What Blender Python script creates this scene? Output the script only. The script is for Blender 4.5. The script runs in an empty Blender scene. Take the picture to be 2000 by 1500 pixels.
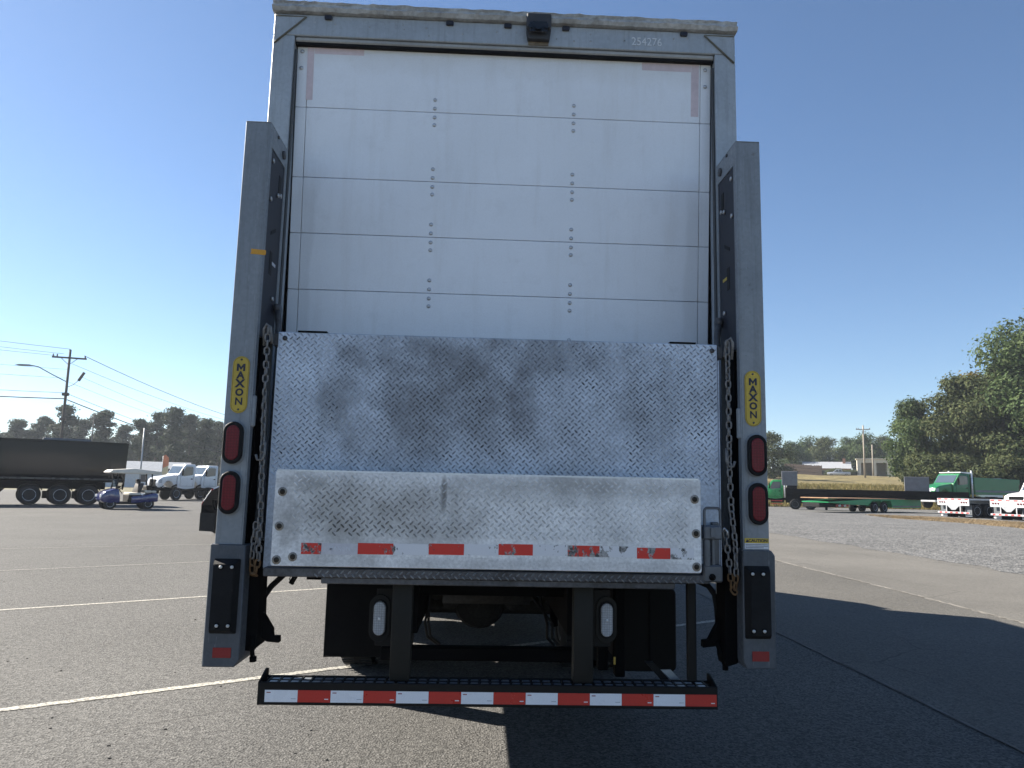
import bpy, bmesh, math, random
import numpy as np
from mathutils import Vector, Matrix

# ------------------------------------------------------------------ camera, world, sun, exposure
scene = bpy.context.scene
COL = scene.collection
R = math.radians

CAM = (-0.0842, -3.862, 1.55)
YAW, PITCH, ROLL = R(-2.2845), R(7.825), R(1.271)
def cam_rot():
    c, s = math.cos(YAW), math.sin(YAW)
    A = Matrix(((c, s, 0), (-s, c, 0), (0, 0, 1)))
    c, s = math.cos(PITCH), math.sin(PITCH)
    B = Matrix(((1, 0, 0), (0, c, s), (0, -s, c)))
    c, s = math.cos(ROLL), math.sin(ROLL)
    D = Matrix(((c, 0, s), (0, 1, 0), (-s, 0, c)))
    return D @ B @ A
_m = cam_rot()
right, fwd, up = _m[0], _m[1], _m[2]
cd = bpy.data.cameras.new('camera')
cd.sensor_width = 36.0
cd.lens = 36.0 * 1450 / 2000
cd.clip_start = 0.05
cd.clip_end = 6000
cam = bpy.data.objects.new('camera', cd)
COL.objects.link(cam)
cam.matrix_world = Matrix(((right.x, up.x, -fwd.x, CAM[0]), (right.y, up.y, -fwd.y, CAM[1]),
                           (right.z, up.z, -fwd.z, CAM[2]), (0, 0, 0, 1)))
scene.camera = cam

SUN_EL = R(35.3)
SUN_AZ = math.atan2(-0.879, 0.477)                 # from +Y towards +X
S = Vector((math.sin(SUN_AZ) * math.cos(SUN_EL), math.cos(SUN_AZ) * math.cos(SUN_EL), math.sin(SUN_EL)))
world = bpy.data.worlds.new('World')
scene.world = world
world.use_nodes = True
wn = world.node_tree.nodes
wl = world.node_tree.links
bg = wn['Background']
sky = wn.new('ShaderNodeTexSky')
sky.sky_type = 'NISHITA'
sky.sun_disc = False
sky.sun_elevation = SUN_EL
sky.sun_rotation = SUN_AZ
sky.altitude = 200
sky.air_density = 0.95
sky.dust_density = 0.2
sky.ozone_density = 4.0
wl.new(sky.outputs[0], bg.inputs[0])
bg.inputs[1].default_value = 0.05
sd = bpy.data.lights.new('sun', 'SUN')
sd.energy = 5.0
sd.angle = R(0.53)
sd.color = (1.0, 0.93, 0.82)
sun = bpy.data.objects.new('sun', sd)
COL.objects.link(sun)
sun.location = (-30, 16, 30)
sun.rotation_euler = S.to_track_quat('Z', 'Y').to_euler()
vs = scene.view_settings
vs.view_transform = 'Standard'
vs.look = 'None'
vs.gamma = 1.0
vs.exposure = 1.68
vs.use_curve_mapping = False

# ------------------------------------------------------------------ material helpers
MATS = {}
def _mat(name):
    m = bpy.data.materials.new(name)
    m.use_nodes = True
    nt = m.node_tree
    return m, nt, nt.nodes['Principled BSDF']
def N(nt, kind, **kw):
    n = nt.nodes.new('ShaderNode' + kind)
    for k, v in kw.items():
        if k.startswith('i_'):
            key = k[2:].replace('_', ' ')
            n.inputs[key].default_value = v
        else:
            setattr(n, k, v)
    return n
def coords(nt, scale=(1, 1, 1)):
    tc = N(nt, 'TexCoord')
    mp = N(nt, 'Mapping')
    mp.inputs['Scale'].default_value = scale
    nt.links.new(tc.outputs['Object'], mp.inputs['Vector'])
    return mp.outputs['Vector']
def noise(nt, vec, scale, detail=4, rough=0.6):
    n = N(nt, 'TexNoise')
    n.inputs['Scale'].default_value = scale
    n.inputs['Detail'].default_value = detail
    n.inputs['Roughness'].default_value = rough
    nt.links.new(vec, n.inputs['Vector'])
    return n.outputs['Fac']
def ramp(nt, fac, lo, hi, a=0.0, b=1.0):
    n = N(nt, 'MapRange')
    n.inputs['From Min'].default_value = lo
    n.inputs['From Max'].default_value = hi
    n.inputs['To Min'].default_value = a
    n.inputs['To Max'].default_value = b
    nt.links.new(fac, n.inputs['Value'])
    return n.outputs['Result']
def mix(nt, fac, a, b, blend='MIX'):
    n = N(nt, 'Mix', data_type='RGBA', blend_type=blend)
    for i, x in ((0, fac), (6, a), (7, b)):
        if isinstance(x, (int, float)):
            n.inputs[i].default_value = x
        elif isinstance(x, tuple):
            n.inputs[i].default_value = (*x, 1) if len(x) == 3 else x
        else:
            nt.links.new(x, n.inputs[i])
    return n.outputs[2]
def mul(nt, a, b, op='MULTIPLY'):
    n = N(nt, 'Math', operation=op)
    for i, x in enumerate((a, b)):
        if isinstance(x, (int, float)):
            n.inputs[i].default_value = x
        else:
            nt.links.new(x, n.inputs[i])
    return n.outputs[0]
def add_bump(nt, bsdf, height, strength, dist=0.01):
    b = N(nt, 'Bump')
    b.inputs['Strength'].default_value = strength
    b.inputs['Distance'].default_value = dist
    nt.links.new(height, b.inputs['Height'])
    nt.links.new(b.outputs[0], bsdf.inputs['Normal'])
def pbr(name, col, rough=0.5, metal=0.0, var=0.15, vs=2.5, fine=0.08, fs=45.0, bump=0.0, bs=60.0, bd=0.004,
        dirt=0.0, dcol=(0.08, 0.07, 0.055), dscale=3.0, streak=False, spec=0.5, coat=0.0, even=False):
    """painted / worn surface: broad and fine tone noise, optional dirt patches or streaks, optional relief"""
    if name in MATS:
        return MATS[name]
    m, nt, b = _mat(name)
    v = coords(nt)
    big = ramp(nt, noise(nt, v, vs), 0.3, 0.7, 1 - var, 1 + var)
    fin = ramp(nt, noise(nt, v, fs, 3), 0.3, 0.7, 1 - fine, 1 + fine)
    k = mul(nt, big, fin)
    rgb = N(nt, 'RGB'); rgb.outputs[0].default_value = (*col, 1)
    sc = N(nt, 'VectorMath', operation='SCALE')
    nt.links.new(rgb.outputs[0], sc.inputs[0]); nt.links.new(k, sc.inputs['Scale'])
    c = sc.outputs[0]
    if dirt > 0:
        dv = coords(nt, (14, 14, 0.7)) if streak else v
        d = ramp(nt, noise(nt, dv, dscale, 6, 0.7), 0.48, 0.78, 0, dirt)
        c = mix(nt, d, c, dcol)
        nt.links.new(ramp(nt, d, 0, 1, rough, min(1, rough + 0.3)), b.inputs['Roughness'])
    elif even:
        b.inputs['Roughness'].default_value = rough
    else:
        b.inputs['Roughness'].default_value = rough
        nt.links.new(ramp(nt, noise(nt, v, vs * 2.3), 0.3, 0.7, max(0, rough - 0.08), min(1, rough + 0.1)), b.inputs['Roughness'])
    nt.links.new(c, b.inputs['Base Color'])
    b.inputs['Metallic'].default_value = metal
    b.inputs['Specular IOR Level'].default_value = spec
    b.inputs['Coat Weight'].default_value = coat
    b.inputs['Coat Roughness'].default_value = 0.05
    if bump > 0:
        add_bump(nt, b, noise(nt, v, bs, 4), bump, bd)
    MATS[name] = m
    return m
def galvanized(name, col, rough=0.5, metal=0.45, dirt=0.35, dcol=(0.09, 0.085, 0.08)):
    if name in MATS:
        return MATS[name]
    m, nt, b = _mat(name)
    v = coords(nt)
    vo = N(nt, 'TexVoronoi'); vo.inputs['Scale'].default_value = 70
    nt.links.new(v, vo.inputs['Vector'])
    sp = N(nt, 'SeparateColor'); nt.links.new(vo.outputs['Color'], sp.inputs[0])
    k = mul(nt, ramp(nt, sp.outputs[0], 0, 1, 0.95, 1.05), ramp(nt, noise(nt, v, 4), 0.3, 0.7, 0.9, 1.1))
    rgb = N(nt, 'RGB'); rgb.outputs[0].default_value = (*col, 1)
    sc = N(nt, 'VectorMath', operation='SCALE')
    nt.links.new(rgb.outputs[0], sc.inputs[0]); nt.links.new(k, sc.inputs['Scale'])
    sv = coords(nt, (16, 16, 0.9))
    d1 = ramp(nt, noise(nt, sv, 2.2, 6, 0.7), 0.5, 0.8, 0, dirt)
    d2 = ramp(nt, noise(nt, v, 26, 5, 0.75), 0.62, 0.72, 0, dirt)
    c = mix(nt, mul(nt, d1, d2, 'MAXIMUM'), sc.outputs[0], dcol)
    ru = mul(nt, ramp(nt, noise(nt, v, 21, 5, 0.7), 0.64, 0.70, 0, 0.55), ramp(nt, noise(nt, v, 2.2, 3), 0.5, 0.62))
    c = mix(nt, ru, c, (0.10, 0.055, 0.03))
    scr = ramp(nt, noise(nt, coords(nt, (60, 60, 4)), 3, 2), 0.68, 0.74, 0, 0.3)
    c = mix(nt, scr, c, (0.6, 0.62, 0.64))
    nt.links.new(c, b.inputs['Base Color'])
    nt.links.new(ramp(nt, sp.outputs[1], 0, 1, rough - 0.08, rough + 0.12), b.inputs['Roughness'])
    b.inputs['Metallic'].default_value = metal
    add_bump(nt, b, noise(nt, v, 30, 3), 0.12, 0.004)
    MATS[name] = m
    return m
def glass_dark(name='dark_glass', col=(0.02, 0.025, 0.03)):
    if name in MATS:
        return MATS[name]
    m, nt, b = _mat(name)
    b.inputs['Base Color'].default_value = (*col, 1)
    b.inputs['Roughness'].default_value = 0.04
    b.inputs['Specular IOR Level'].default_value = 0.8
    MATS[name] = m
    return m
def lens(name, col, cell=140):
    if name in MATS:
        return MATS[name]
    m, nt, b = _mat(name)
    v = coords(nt)
    vo = N(nt, 'TexVoronoi'); vo.inputs['Scale'].default_value = cell; vo.inputs['Randomness'].default_value = 0.15
    nt.links.new(v, vo.inputs['Vector'])
    c = mix(nt, ramp(nt, vo.outputs['Distance'], 0.1, 0.7), tuple(x * 1.25 for x in col), tuple(x * 0.6 for x in col))
    nt.links.new(c, b.inputs['Base Color'])
    b.inputs['Roughness'].default_value = 0.4
    b.inputs['Specular IOR Level'].default_value = 0.3
    b.inputs['Coat Weight'].default_value = 0.12
    b.inputs['Coat Roughness'].default_value = 0.08
    add_bump(nt, b, vo.outputs['Distance'], 0.5, 0.003)
    MATS[name] = m
    return m

# ------------------------------------------------------------------ mesh helpers
class MB:
    def __init__(self):
        self.bm = bmesh.new()
    def box(self, x0, x1, y0, y1, z0, z1, bev=0.0, seg=1, rot=None):
        mtx = Matrix.Translation(((x0 + x1) / 2, (y0 + y1) / 2, (z0 + z1) / 2))
        if rot is not None:
            mtx = mtx @ rot
        mtx = mtx @ Matrix.Diagonal((abs(x1 - x0), abs(y1 - y0), abs(z1 - z0), 1))
        r = bmesh.ops.create_cube(self.bm, size=1.0, matrix=mtx)
        if bev > 0:
            es = list({e for v in r['verts'] for e in v.link_edges})
            bmesh.ops.bevel(self.bm, geom=es, offset=bev, segments=seg, profile=0.5, affect='EDGES', clamp_overlap=True)
        return self
    def prism(self, pts, a0, a1, axis='y', bev=0.0, seg=1):
        def P(u, v, a):
            return {'y': (u, a, v), 'x': (a, u, v), 'z': (u, v, a)}[axis]
        v0 = [self.bm.verts.new(P(u, v, a0)) for u, v in pts]
        v1 = [self.bm.verts.new(P(u, v, a1)) for u, v in pts]
        n = len(pts)
        fs = [self.bm.faces.new(v0), self.bm.faces.new(v1[::-1])]
        for i in range(n):
            j = (i + 1) % n
            fs.append(self.bm.faces.new((v0[j], v0[i], v1[i], v1[j])))
        bmesh.ops.recalc_face_normals(self.bm, faces=fs)
        if bev > 0:
            es = list({e for f in fs for e in f.edges})
            bmesh.ops.bevel(self.bm, geom=es, offset=bev, segments=seg, profile=0.5, affect='EDGES', clamp_overlap=True)
        return self
    def tube(self, path, r, n=8, r2=None, caps=True, closed=False):
        path = [Vector(p) for p in path]
        L = len(path)
        rings = []
        prev = None
        for i, p in enumerate(path):
            if closed:
                t = (path[(i + 1) % L] - path[i - 1]).normalized()
            else:
                t = (path[min(i + 1, L - 1)] - path[max(i - 1, 0)]).normalized()
            if prev is None:
                a = t.orthogonal().normalized()
            else:
                a = (prev - t * prev.dot(t)).normalized()
            prev = a
            b = t.cross(a)
            rr = r if r2 is None else r + (r2 - r) * i / (L - 1)
            rings.append([self.bm.verts.new(p + (a * math.cos(2 * math.pi * k / n) + b * math.sin(2 * math.pi * k / n)) * rr) for k in range(n)])
        for i in range(L if closed else L - 1):
            A, B = rings[i], rings[(i + 1) % L]
            for k in range(n):
                self.bm.faces.new((A[k], A[(k + 1) % n], B[(k + 1) % n], B[k]))
        if caps and not closed:
            self.bm.faces.new(rings[0][::-1]); self.bm.faces.new(rings[-1])
        return self
    def cyl(self, p0, p1, r, n=16, r2=None):
        return self.tube([p0, p1], r, n, r2 if r2 is not None else r)
    def stadium(self, cx, cz, w, h, y0, y1, n=8, bev=0.0, hole=None):
        pts = stad(cx, cz, w, h, n)
        return self.prism(pts, y0, y1, 'y', bev)
    def lathe(self, prof, axis='y', c=(0, 0, 0), n=24):
        """prof: (radius, along) pairs, closed as a ring surface"""
        rings = []
        for r, a in prof:
            ring = []
            for k in range(n):
                t = 2 * math.pi * k / n
                u, v = r * math.cos(t), r * math.sin(t)
                p = {'y': (u, a, v), 'x': (a, u, v), 'z': (u, v, a)}[axis]
                ring.append(self.bm.verts.new((p[0] + c[0], p[1] + c[1], p[2] + c[2])))
            rings.append(ring)
        fs = []
        for A, B in zip(rings[:-1], rings[1:]):
            for k in range(n):
                fs.append(self.bm.faces.new((A[k], A[(k + 1) % n], B[(k + 1) % n], B[k])))
        fs.append(self.bm.faces.new(rings[0])); fs.append(self.bm.faces.new(rings[-1][::-1]))
        bmesh.ops.recalc_face_normals(self.bm, faces=fs)
        return self
    def quad(self, *ps):
        self.bm.faces.new([self.bm.verts.new(p) for p in ps])
        return self
    def mesh(self, name, mat, smooth=35):
        bm = self.bm
        th = R(smooth)
        for f in bm.faces:
            f.smooth = True
        for e in bm.edges:
            e.smooth = len(e.link_faces) == 2 and e.calc_face_angle(0) < th
        me = bpy.data.meshes.new(name)
        bm.to_mesh(me); bm.free()
        if mat:
            me.materials.append(mat)
        return me
    def build(self, name, mat, parent=None, smooth=35, **tags):
        return link(name, self.mesh(name, mat, smooth), parent, **tags)
def stad(cx, cz, w, h, n=8):
    r = w / 2; pts = []
    for i in range(n + 1):
        t = math.pi * i / n
        pts.append((cx + r * math.cos(t), cz + h / 2 - r + r * math.sin(t)))
    for i in range(n + 1):
        t = math.pi + math.pi * i / n
        pts.append((cx + r * math.cos(t), cz - h / 2 + r + r * math.sin(t)))
    return pts
def rrect(x0, x1, z0, z1, r, n=4):
    pts = []
    for cx, cz, a in ((x1 - r, z1 - r, 0), (x0 + r, z1 - r, 90), (x0 + r, z0 + r, 180), (x1 - r, z0 + r, 270)):
        for i in range(n + 1):
            t = R(a + 90 * i / n)
            pts.append((cx + r * math.cos(t), cz + r * math.sin(t)))
    return pts
def link(name, data, parent=None, loc=None, rot=None, label=None, cat=None, group=None, kind=None, scale=None):
    o = bpy.data.objects.new(name, data)
    COL.objects.link(o)
    if parent:
        o.parent = parent
    if loc is not None:
        o.location = loc
    if rot is not None:
        o.rotation_euler = rot
    if scale is not None:
        o.scale = scale
    for k, v in (('label', label), ('category', cat), ('group', group), ('kind', kind)):
        if v:
            o[k] = v
    return o
def thing(name, label, cat, loc=(0, 0, 0), rz=0.0, group=None):
    return link(name, None, loc=loc, rot=(0, 0, rz), label=label, cat=cat, group=group)
def lettering(name, text, size, loc, rot, mat, parent, depth=0.001, bold=0.0, align='CENTER', squeeze=1.0):
    """text as real mesh letters"""
    cu = bpy.data.curves.new('letter_curve', 'FONT')
    cu.body = text; cu.size = size; cu.extrude = depth; cu.offset = bold
    cu.align_x = align; cu.align_y = 'CENTER'; cu.resolution_u = 3
    o = bpy.data.objects.new('letter_curve', cu)
    COL.objects.link(o)
    bpy.context.view_layer.update()
    dg = bpy.context.evaluated_depsgraph_get()
    me = bpy.data.meshes.new_from_object(o.evaluated_get(dg))
    bpy.data.objects.remove(o); bpy.data.curves.remove(cu)
    me.name = name
    me.materials.clear(); me.materials.append(mat)
    return link(name, me, parent, loc=loc, rot=rot, scale=(squeeze, 1, 1))
FACE = (R(90), 0, 0)          # lettering upright and read from -Y

# ------------------------------------------------------------------ ground and terrain
def ground_mat(name, c0, c1, cell, patch=0.25, bump=0.5, bd=0.004, rough=0.9, stain=0.0, fleck=0.0):
    if name in MATS:
        return MATS[name]
    m, nt, b = _mat(name)
    v = coords(nt)
    vo = N(nt, 'TexVoronoi'); vo.inputs['Scale'].default_value = cell
    nt.links.new(v, vo.inputs['Vector'])
    sp = N(nt, 'SeparateColor'); nt.links.new(vo.outputs['Color'], sp.inputs[0])
    c = mix(nt, sp.outputs[0], c0, c1)
    k = mul(nt, ramp(nt, noise(nt, v, 0.35, 5), 0.3, 0.7, 1 - patch, 1 + patch), ramp(nt, noise(nt, v, 22, 4, 0.7), 0.3, 0.7, 0.86, 1.14))
    sc = N(nt, 'VectorMath', operation='SCALE')
    nt.links.new(c, sc.inputs[0]); nt.links.new(k, sc.inputs['Scale'])
    c = sc.outputs[0]
    if stain > 0:
        s1 = ramp(nt, noise(nt, coords(nt, (1.0, 0.45, 1)), 1.1, 7, 0.72), 0.60, 0.72, 0, stain)
        c = mix(nt, s1, c, (0.03, 0.028, 0.026))
        s2 = ramp(nt, noise(nt, v, 55, 2), 0.73, 0.78, 0, 0.6)
        c = mix(nt, s2, c, (0.025, 0.024, 0.022))
    if fleck > 0:
        s3 = ramp(nt, noise(nt, v, 60, 2), 0.66, 0.72, 0, fleck)
        c = mix(nt, s3, c, (0.3, 0.285, 0.26))
    if stain > 0:
        wn_ = N(nt, 'TexNoise'); wn_.inputs['Scale'].default_value = 1.3; wn_.inputs['Detail'].default_value = 5
        nt.links.new(v, wn_.inputs['Vector'])
        dv = mix(nt, 0.22, v, wn_.outputs['Color'], 'ADD')
        ve = N(nt, 'TexVoronoi', feature='DISTANCE_TO_EDGE'); ve.inputs['Scale'].default_value = 0.22
        nt.links.new(dv, ve.inputs['Vector'])
        ck = mul(nt, ramp(nt, ve.outputs['Distance'], 0.0028, 0.0008), ramp(nt, noise(nt, v, 0.5, 3), 0.42, 0.56, 0, 0.55))
        c = mix(nt, ck, c, (0.03, 0.028, 0.026))
        tm = ramp(nt, noise(nt, coords(nt, (0.9, 0.06, 1)), 2.0, 4), 0.55, 0.75, 0, 0.16)
        c = mix(nt, tm, c, (0.05, 0.048, 0.045))
    nt.links.new(c, b.inputs['Base Color'])
    b.inputs['Roughness'].default_value = rough
    b.inputs['Specular IOR Level'].default_value = 0.25
    h = mul(nt, vo.outputs['Distance'], noise(nt, v, cell * 0.5, 3), 'ADD')
    add_bump(nt, b, h, bump, bd)
    MATS[name] = m
    return m
M_ASPHALT = ground_mat('asphalt', (0.038, 0.037, 0.0355), (0.126, 0.122, 0.1155), 74, 0.12, 1.0, 0.007, stain=0.3, fleck=0.6)
M_ASPHALT2 = ground_mat('asphalt_apron', (0.062, 0.059, 0.054), (0.119, 0.113, 0.102), 75, 0.12, 0.7, 0.006, stain=0.2, fleck=0.4)
M_FINES = ground_mat('fine_gravel', (0.086, 0.082, 0.075), (0.146, 0.138, 0.124), 90, 0.15, 0.6, 0.005, stain=0.15, fleck=0.3)
M_GRAVEL = ground_mat('gravel', (0.039, 0.040, 0.041), (0.198, 0.195, 0.190), 16, 0.16, 1.0, 0.03)
M_STRAW = ground_mat('straw_ground', (0.13, 0.10, 0.065), (0.25, 0.20, 0.135), 20, 0.3, 0.8, 0.03)
M_FIELD = ground_mat('field_ground', (0.09, 0.085, 0.05), (0.17, 0.15, 0.085), 6, 0.3, 0.5, 0.05)
M_BANK = ground_mat('bank_ground', (0.10, 0.085, 0.035), (0.19, 0.15, 0.065), 3, 0.4, 0.8, 0.08)

def sheet(name, pts, z, mat, kind='structure', jag=0.0, seed=0, **kw):
    rnd = random.Random(seed)
    if jag > 0:
        out = []
        for i, p in enumerate(pts):
            q = pts[(i + 1) % len(pts)]
            n = max(1, int(math.hypot(q[0] - p[0], q[1] - p[1]) / (jag * 2.2)))
            n = min(n, 220)
            for k in range(n):
                t = k / n
                out.append((p[0] + (q[0] - p[0]) * t + rnd.uniform(-jag, jag), p[1] + (q[1] - p[1]) * t + rnd.uniform(-jag, jag)))
        pts = out
    bm = bmesh.new()
    f = bm.faces.new([bm.verts.new((x, y, z)) for x, y in pts])
    if f.normal.z < 0 or True:
        bm.normal_update()
        if f.normal.z < 0:
            f.normal_flip()
    bmesh.ops.triangulate(bm, faces=[f])
    me = bpy.data.meshes.new(name); bm.to_mesh(me); bm.free()
    me.materials.append(mat)
    return link(name, me, kind=kind, **kw)

sheet('ground', [(-1500, -300), (1500, -300), (1500, 1900), (-1500, 1900)], -0.012, M_FIELD)
sheet('asphalt_lot', [(-120, -40), (11.4, -40), (11.4, 78), (-120, 78)], 0.0, M_ASPHALT)
sheet('asphalt_apron', [(3.27, -30), (6.75, -30), (6.75, 70), (3.27, 70)], 0.006, M_ASPHALT2, jag=0.02, seed=3)
sheet('fine_gravel_strip', [(6.7, -30), (11.3, -30), (11.3, 70), (6.7, 70)], 0.011, M_FINES, jag=0.05, seed=4)
sheet('gravel_lot', [(10.9, -30), (130, -30), (130, 110), (11.0, 110)], 0.016, M_GRAVEL, jag=0.22, seed=5)
sheet('straw_verge', [(28.4, 50.6), (32.0, 47.1), (34, 40.4), (34, 35.5), (26.0, 28.6), (27.3, 34.0), (27.6, 39.0), (26.9, 45.0)], 0.022, M_STRAW, jag=0.5, seed=6)

# pale ridge along the joint between the paving strips, broken by wear
def ridge(name, x, y0, y1, w, h, mat, seed):
    rnd = random.Random(seed); bm = bmesh.new(); prev = None; y = y0
    while y < y1:
        cx = x + 0.02 * math.sin(y * 0.9) + rnd.uniform(-0.006, 0.006)
        ww = w * rnd.uniform(0.2, 1.5)
        row = [bm.verts.new((cx - ww, y, 0.007)), bm.verts.new((cx + rnd.uniform(-.3, .3) * ww, y, h * rnd.uniform(0.6, 1.2))), bm.verts.new((cx + ww, y, 0.007))]
        if prev:
            for i in range(2):
                bm.faces.new((prev[i], prev[i + 1], row[i + 1], row[i]))
        prev = row; y += rnd.uniform(0.05, 0.14)
    me = bpy.data.meshes.new(name); bm.to_mesh(me); bm.free(); me.materials.append(mat)
    return link(name, me, kind='structure')
ridge('paving_joint', 3.27, -3, 45, 0.011, 0.012, pbr('joint_stone', (0.11, 0.107, 0.10), 0.9, bump=0.5, bs=120), 8)
ridge('paving_joint', 6.72, -3, 60, 0.035, 0.018, pbr('joint_pale', (0.115, 0.108, 0.097), 0.95, bump=0.6, bs=90), 9)

# painted parking lines, worn through
def paint_mat(name='worn_line_paint', lo=0.42, hi=0.60):
    m, nt, b = _mat(name)
    v = coords(nt)
    f = ramp(nt, noise(nt, v, 38, 5, 0.75), lo, hi)
    c = mix(nt, f, (0.38, 0.362, 0.31), (0.11, 0.105, 0.096))
    nt.links.new(c, b.inputs['Base Color'])
    b.inputs['Roughness'].default_value = 0.85
    add_bump(nt, b, noise(nt, v, 120, 3), 0.5, 0.004)
    return m
M_PAINT = paint_mat()
M_PAINT2 = paint_mat('faded_line_paint', 0.36, 0.50)
def pline(p, q, w, seed, mat=None):
    rnd = random.Random(seed)
    d = Vector((q[0] - p[0], q[1] - p[1])); L = d.length; d.normalize(); n = Vector((-d.y, d.x))
    k = max(2, int(L / 0.06)); a = []; c = []
    for i in range(k + 1):
        t = Vector(p) + d * (L * i / k)
        a.append(t + n * (w / 2 + rnd.uniform(-0.006, 0.006))); c.append(t - n * (w / 2 + rnd.uniform(-0.006, 0.006)))
    pts = [(x.x, x.y) for x in a] + [(x.x, x.y) for x in reversed(c)]
    bm = bmesh.new()
    va = [bm.verts.new((x.x, x.y, 0.004)) for x in a]; vc = [bm.verts.new((x.x, x.y, 0.004)) for x in c]
    for i in range(k):
        bm.faces.new((vc[i], vc[i + 1], va[i + 1], va[i]))
    me = bpy.data.meshes.new('parking_line'); bm.to_mesh(me); bm.free(); me.materials.append(mat or M_PAINT)
    return link('parking_line', me, kind='structure')
pline((-9.5, -2.5), (3.2, 5.5), 0.085, 1)
pline((-13.0, 0.2), (3.2, 11.17), 0.075, 2)
pline((-16, 2.95), (-3.2, 12.25), 0.07, 3, M_PAINT2)
pline((-11.5, 11.8), (-2, 17.25), 0.06, 4, M_PAINT2)

# loose stones on the asphalt
def pebbles():
    rnd = random.Random(21)
    spots = [(-4.0, 2.8), (-3.9, 2.9), (-3.4, 2.5), (-2.5, 2.5), (-2.8, 1.3), (-2.7, 1.1), (-2.2, 1.0), (-2.2, 0.8), (-2.0, 1.1), (-2.1, 0.6),
             (-4.9, 6.2), (-4.5, 4.8), (-4.0, 4.5), (-3.7, 4.3), (-3.2, 4.8), (-10.8, 15.8), (-7.0, 7.6), (-5.8, 8.4), (-2.0, 2.1), (-1.1, 1.1), (-1.1, 0.7), (-0.7, 0.5), (-0.43, 1.58), (-0.9, 0.6)]
    for _ in range(120):
        spots.append((rnd.uniform(-9, 6.5), rnd.uniform(0.2, 14)))
    bm = bmesh.new()
    for i, (x, y) in enumerate(spots):
        r = rnd.uniform(0.006, 0.011) if i < 24 else rnd.uniform(0.002, 0.005)
        g = bmesh.ops.create_icosphere(bm, subdivisions=1, radius=r, matrix=Matrix.Translation((x, y, r * 0.35)) @ Matrix.Diagonal((rnd.uniform(.8, 1.5), rnd.uniform(.7, 1.1), rnd.uniform(.5, .8), 1)))
        for vv in g['verts']:
            vv.co += Vector((rnd.uniform(-.2, .2), rnd.uniform(-.2, .2), rnd.uniform(-.2, .2))) * r
    me = bpy.data.meshes.new('loose_stones'); bm.to_mesh(me); bm.free()
    me.materials.append(pbr('dark_stone', (0.05, 0.047, 0.043), 0.9, bump=0.3))
    link('loose_stones', me, kind='stuff', label='small dark loose stones scattered on the asphalt', cat='stones')
pebbles()

FX, FY = fwd.x / math.hypot(fwd.x, fwd.y), fwd.y / math.hypot(fwd.x, fwd.y)
def sstep(a, b, t):
    t = min(1, max(0, (t - a) / (b - a))); return t * t * (3 - 2 * t)
def terrain(x, y):
    D = (x - CAM[0]) * FX + (y - CAM[1]) * FY
    side = sstep(14, 34, x)
    h = 2.3 * sstep(80, 98, D) + 3.6 * sstep(110, 186, D)
    return side * (h + 0.18 * math.sin(x * 0.35 + 1) * math.sin(y * 0.27) * sstep(80, 90, D))
def terrain_mesh():
    xs = np.concatenate([np.arange(12, 90, 1.5), np.arange(90, 330, 6.0)])
    ys = np.concatenate([np.arange(50, 115, 1.5), np.arange(115, 420, 6.0)])
    vs_, fs = [], []
    for j, y in enumerate(ys):
        for i, x in enumerate(xs):
            vs_.append((x, y, terrain(x, y) - 0.03))
    nx = len(xs)
    for j in range(len(ys) - 1):
        for i in range(nx - 1):
            a = j * nx + i
            fs.append((a, a + 1, a + nx + 1, a + nx))
    me = bpy.data.meshes.new('grass_bank'); me.from_pydata(vs_, [], fs); me.materials.append(M_BANK)
    for p in me.polygons: p.use_smooth = True
    link('grass_bank', me, kind='structure')
terrain_mesh()

def blades_mesh(name, pts, h, w, seed, mat, per=4, lean=0.5, **kw):
    rng = np.random.default_rng(seed)
    P = np.repeat(np.array(pts), per, axis=0)
    n = len(P)
    P[:, :2] += rng.normal(0, w * 3, (n, 2))
    a = rng.uniform(0, 2 * math.pi, n); hh = h * rng.uniform(0.5, 1.3, n)
    dx, dy = np.cos(a) * w, np.sin(a) * w
    lx, ly = rng.normal(0, lean, n) * hh, rng.normal(0, lean, n) * hh
    V = np.empty((n, 3, 3))
    V[:, 0] = P + np.stack([dx, dy, 0 * dx], 1); V[:, 1] = P - np.stack([dx, dy, 0 * dx], 1)
    V[:, 2] = P + np.stack([lx, ly, hh], 1)
    me = bpy.data.meshes.new(name)
    me.from_pydata(V.reshape(-1, 3).tolist(), [], np.arange(3 * n).reshape(-1, 3).tolist())
    me.materials.append(mat)
    return link(name, me, kind='stuff', **kw)
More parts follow.
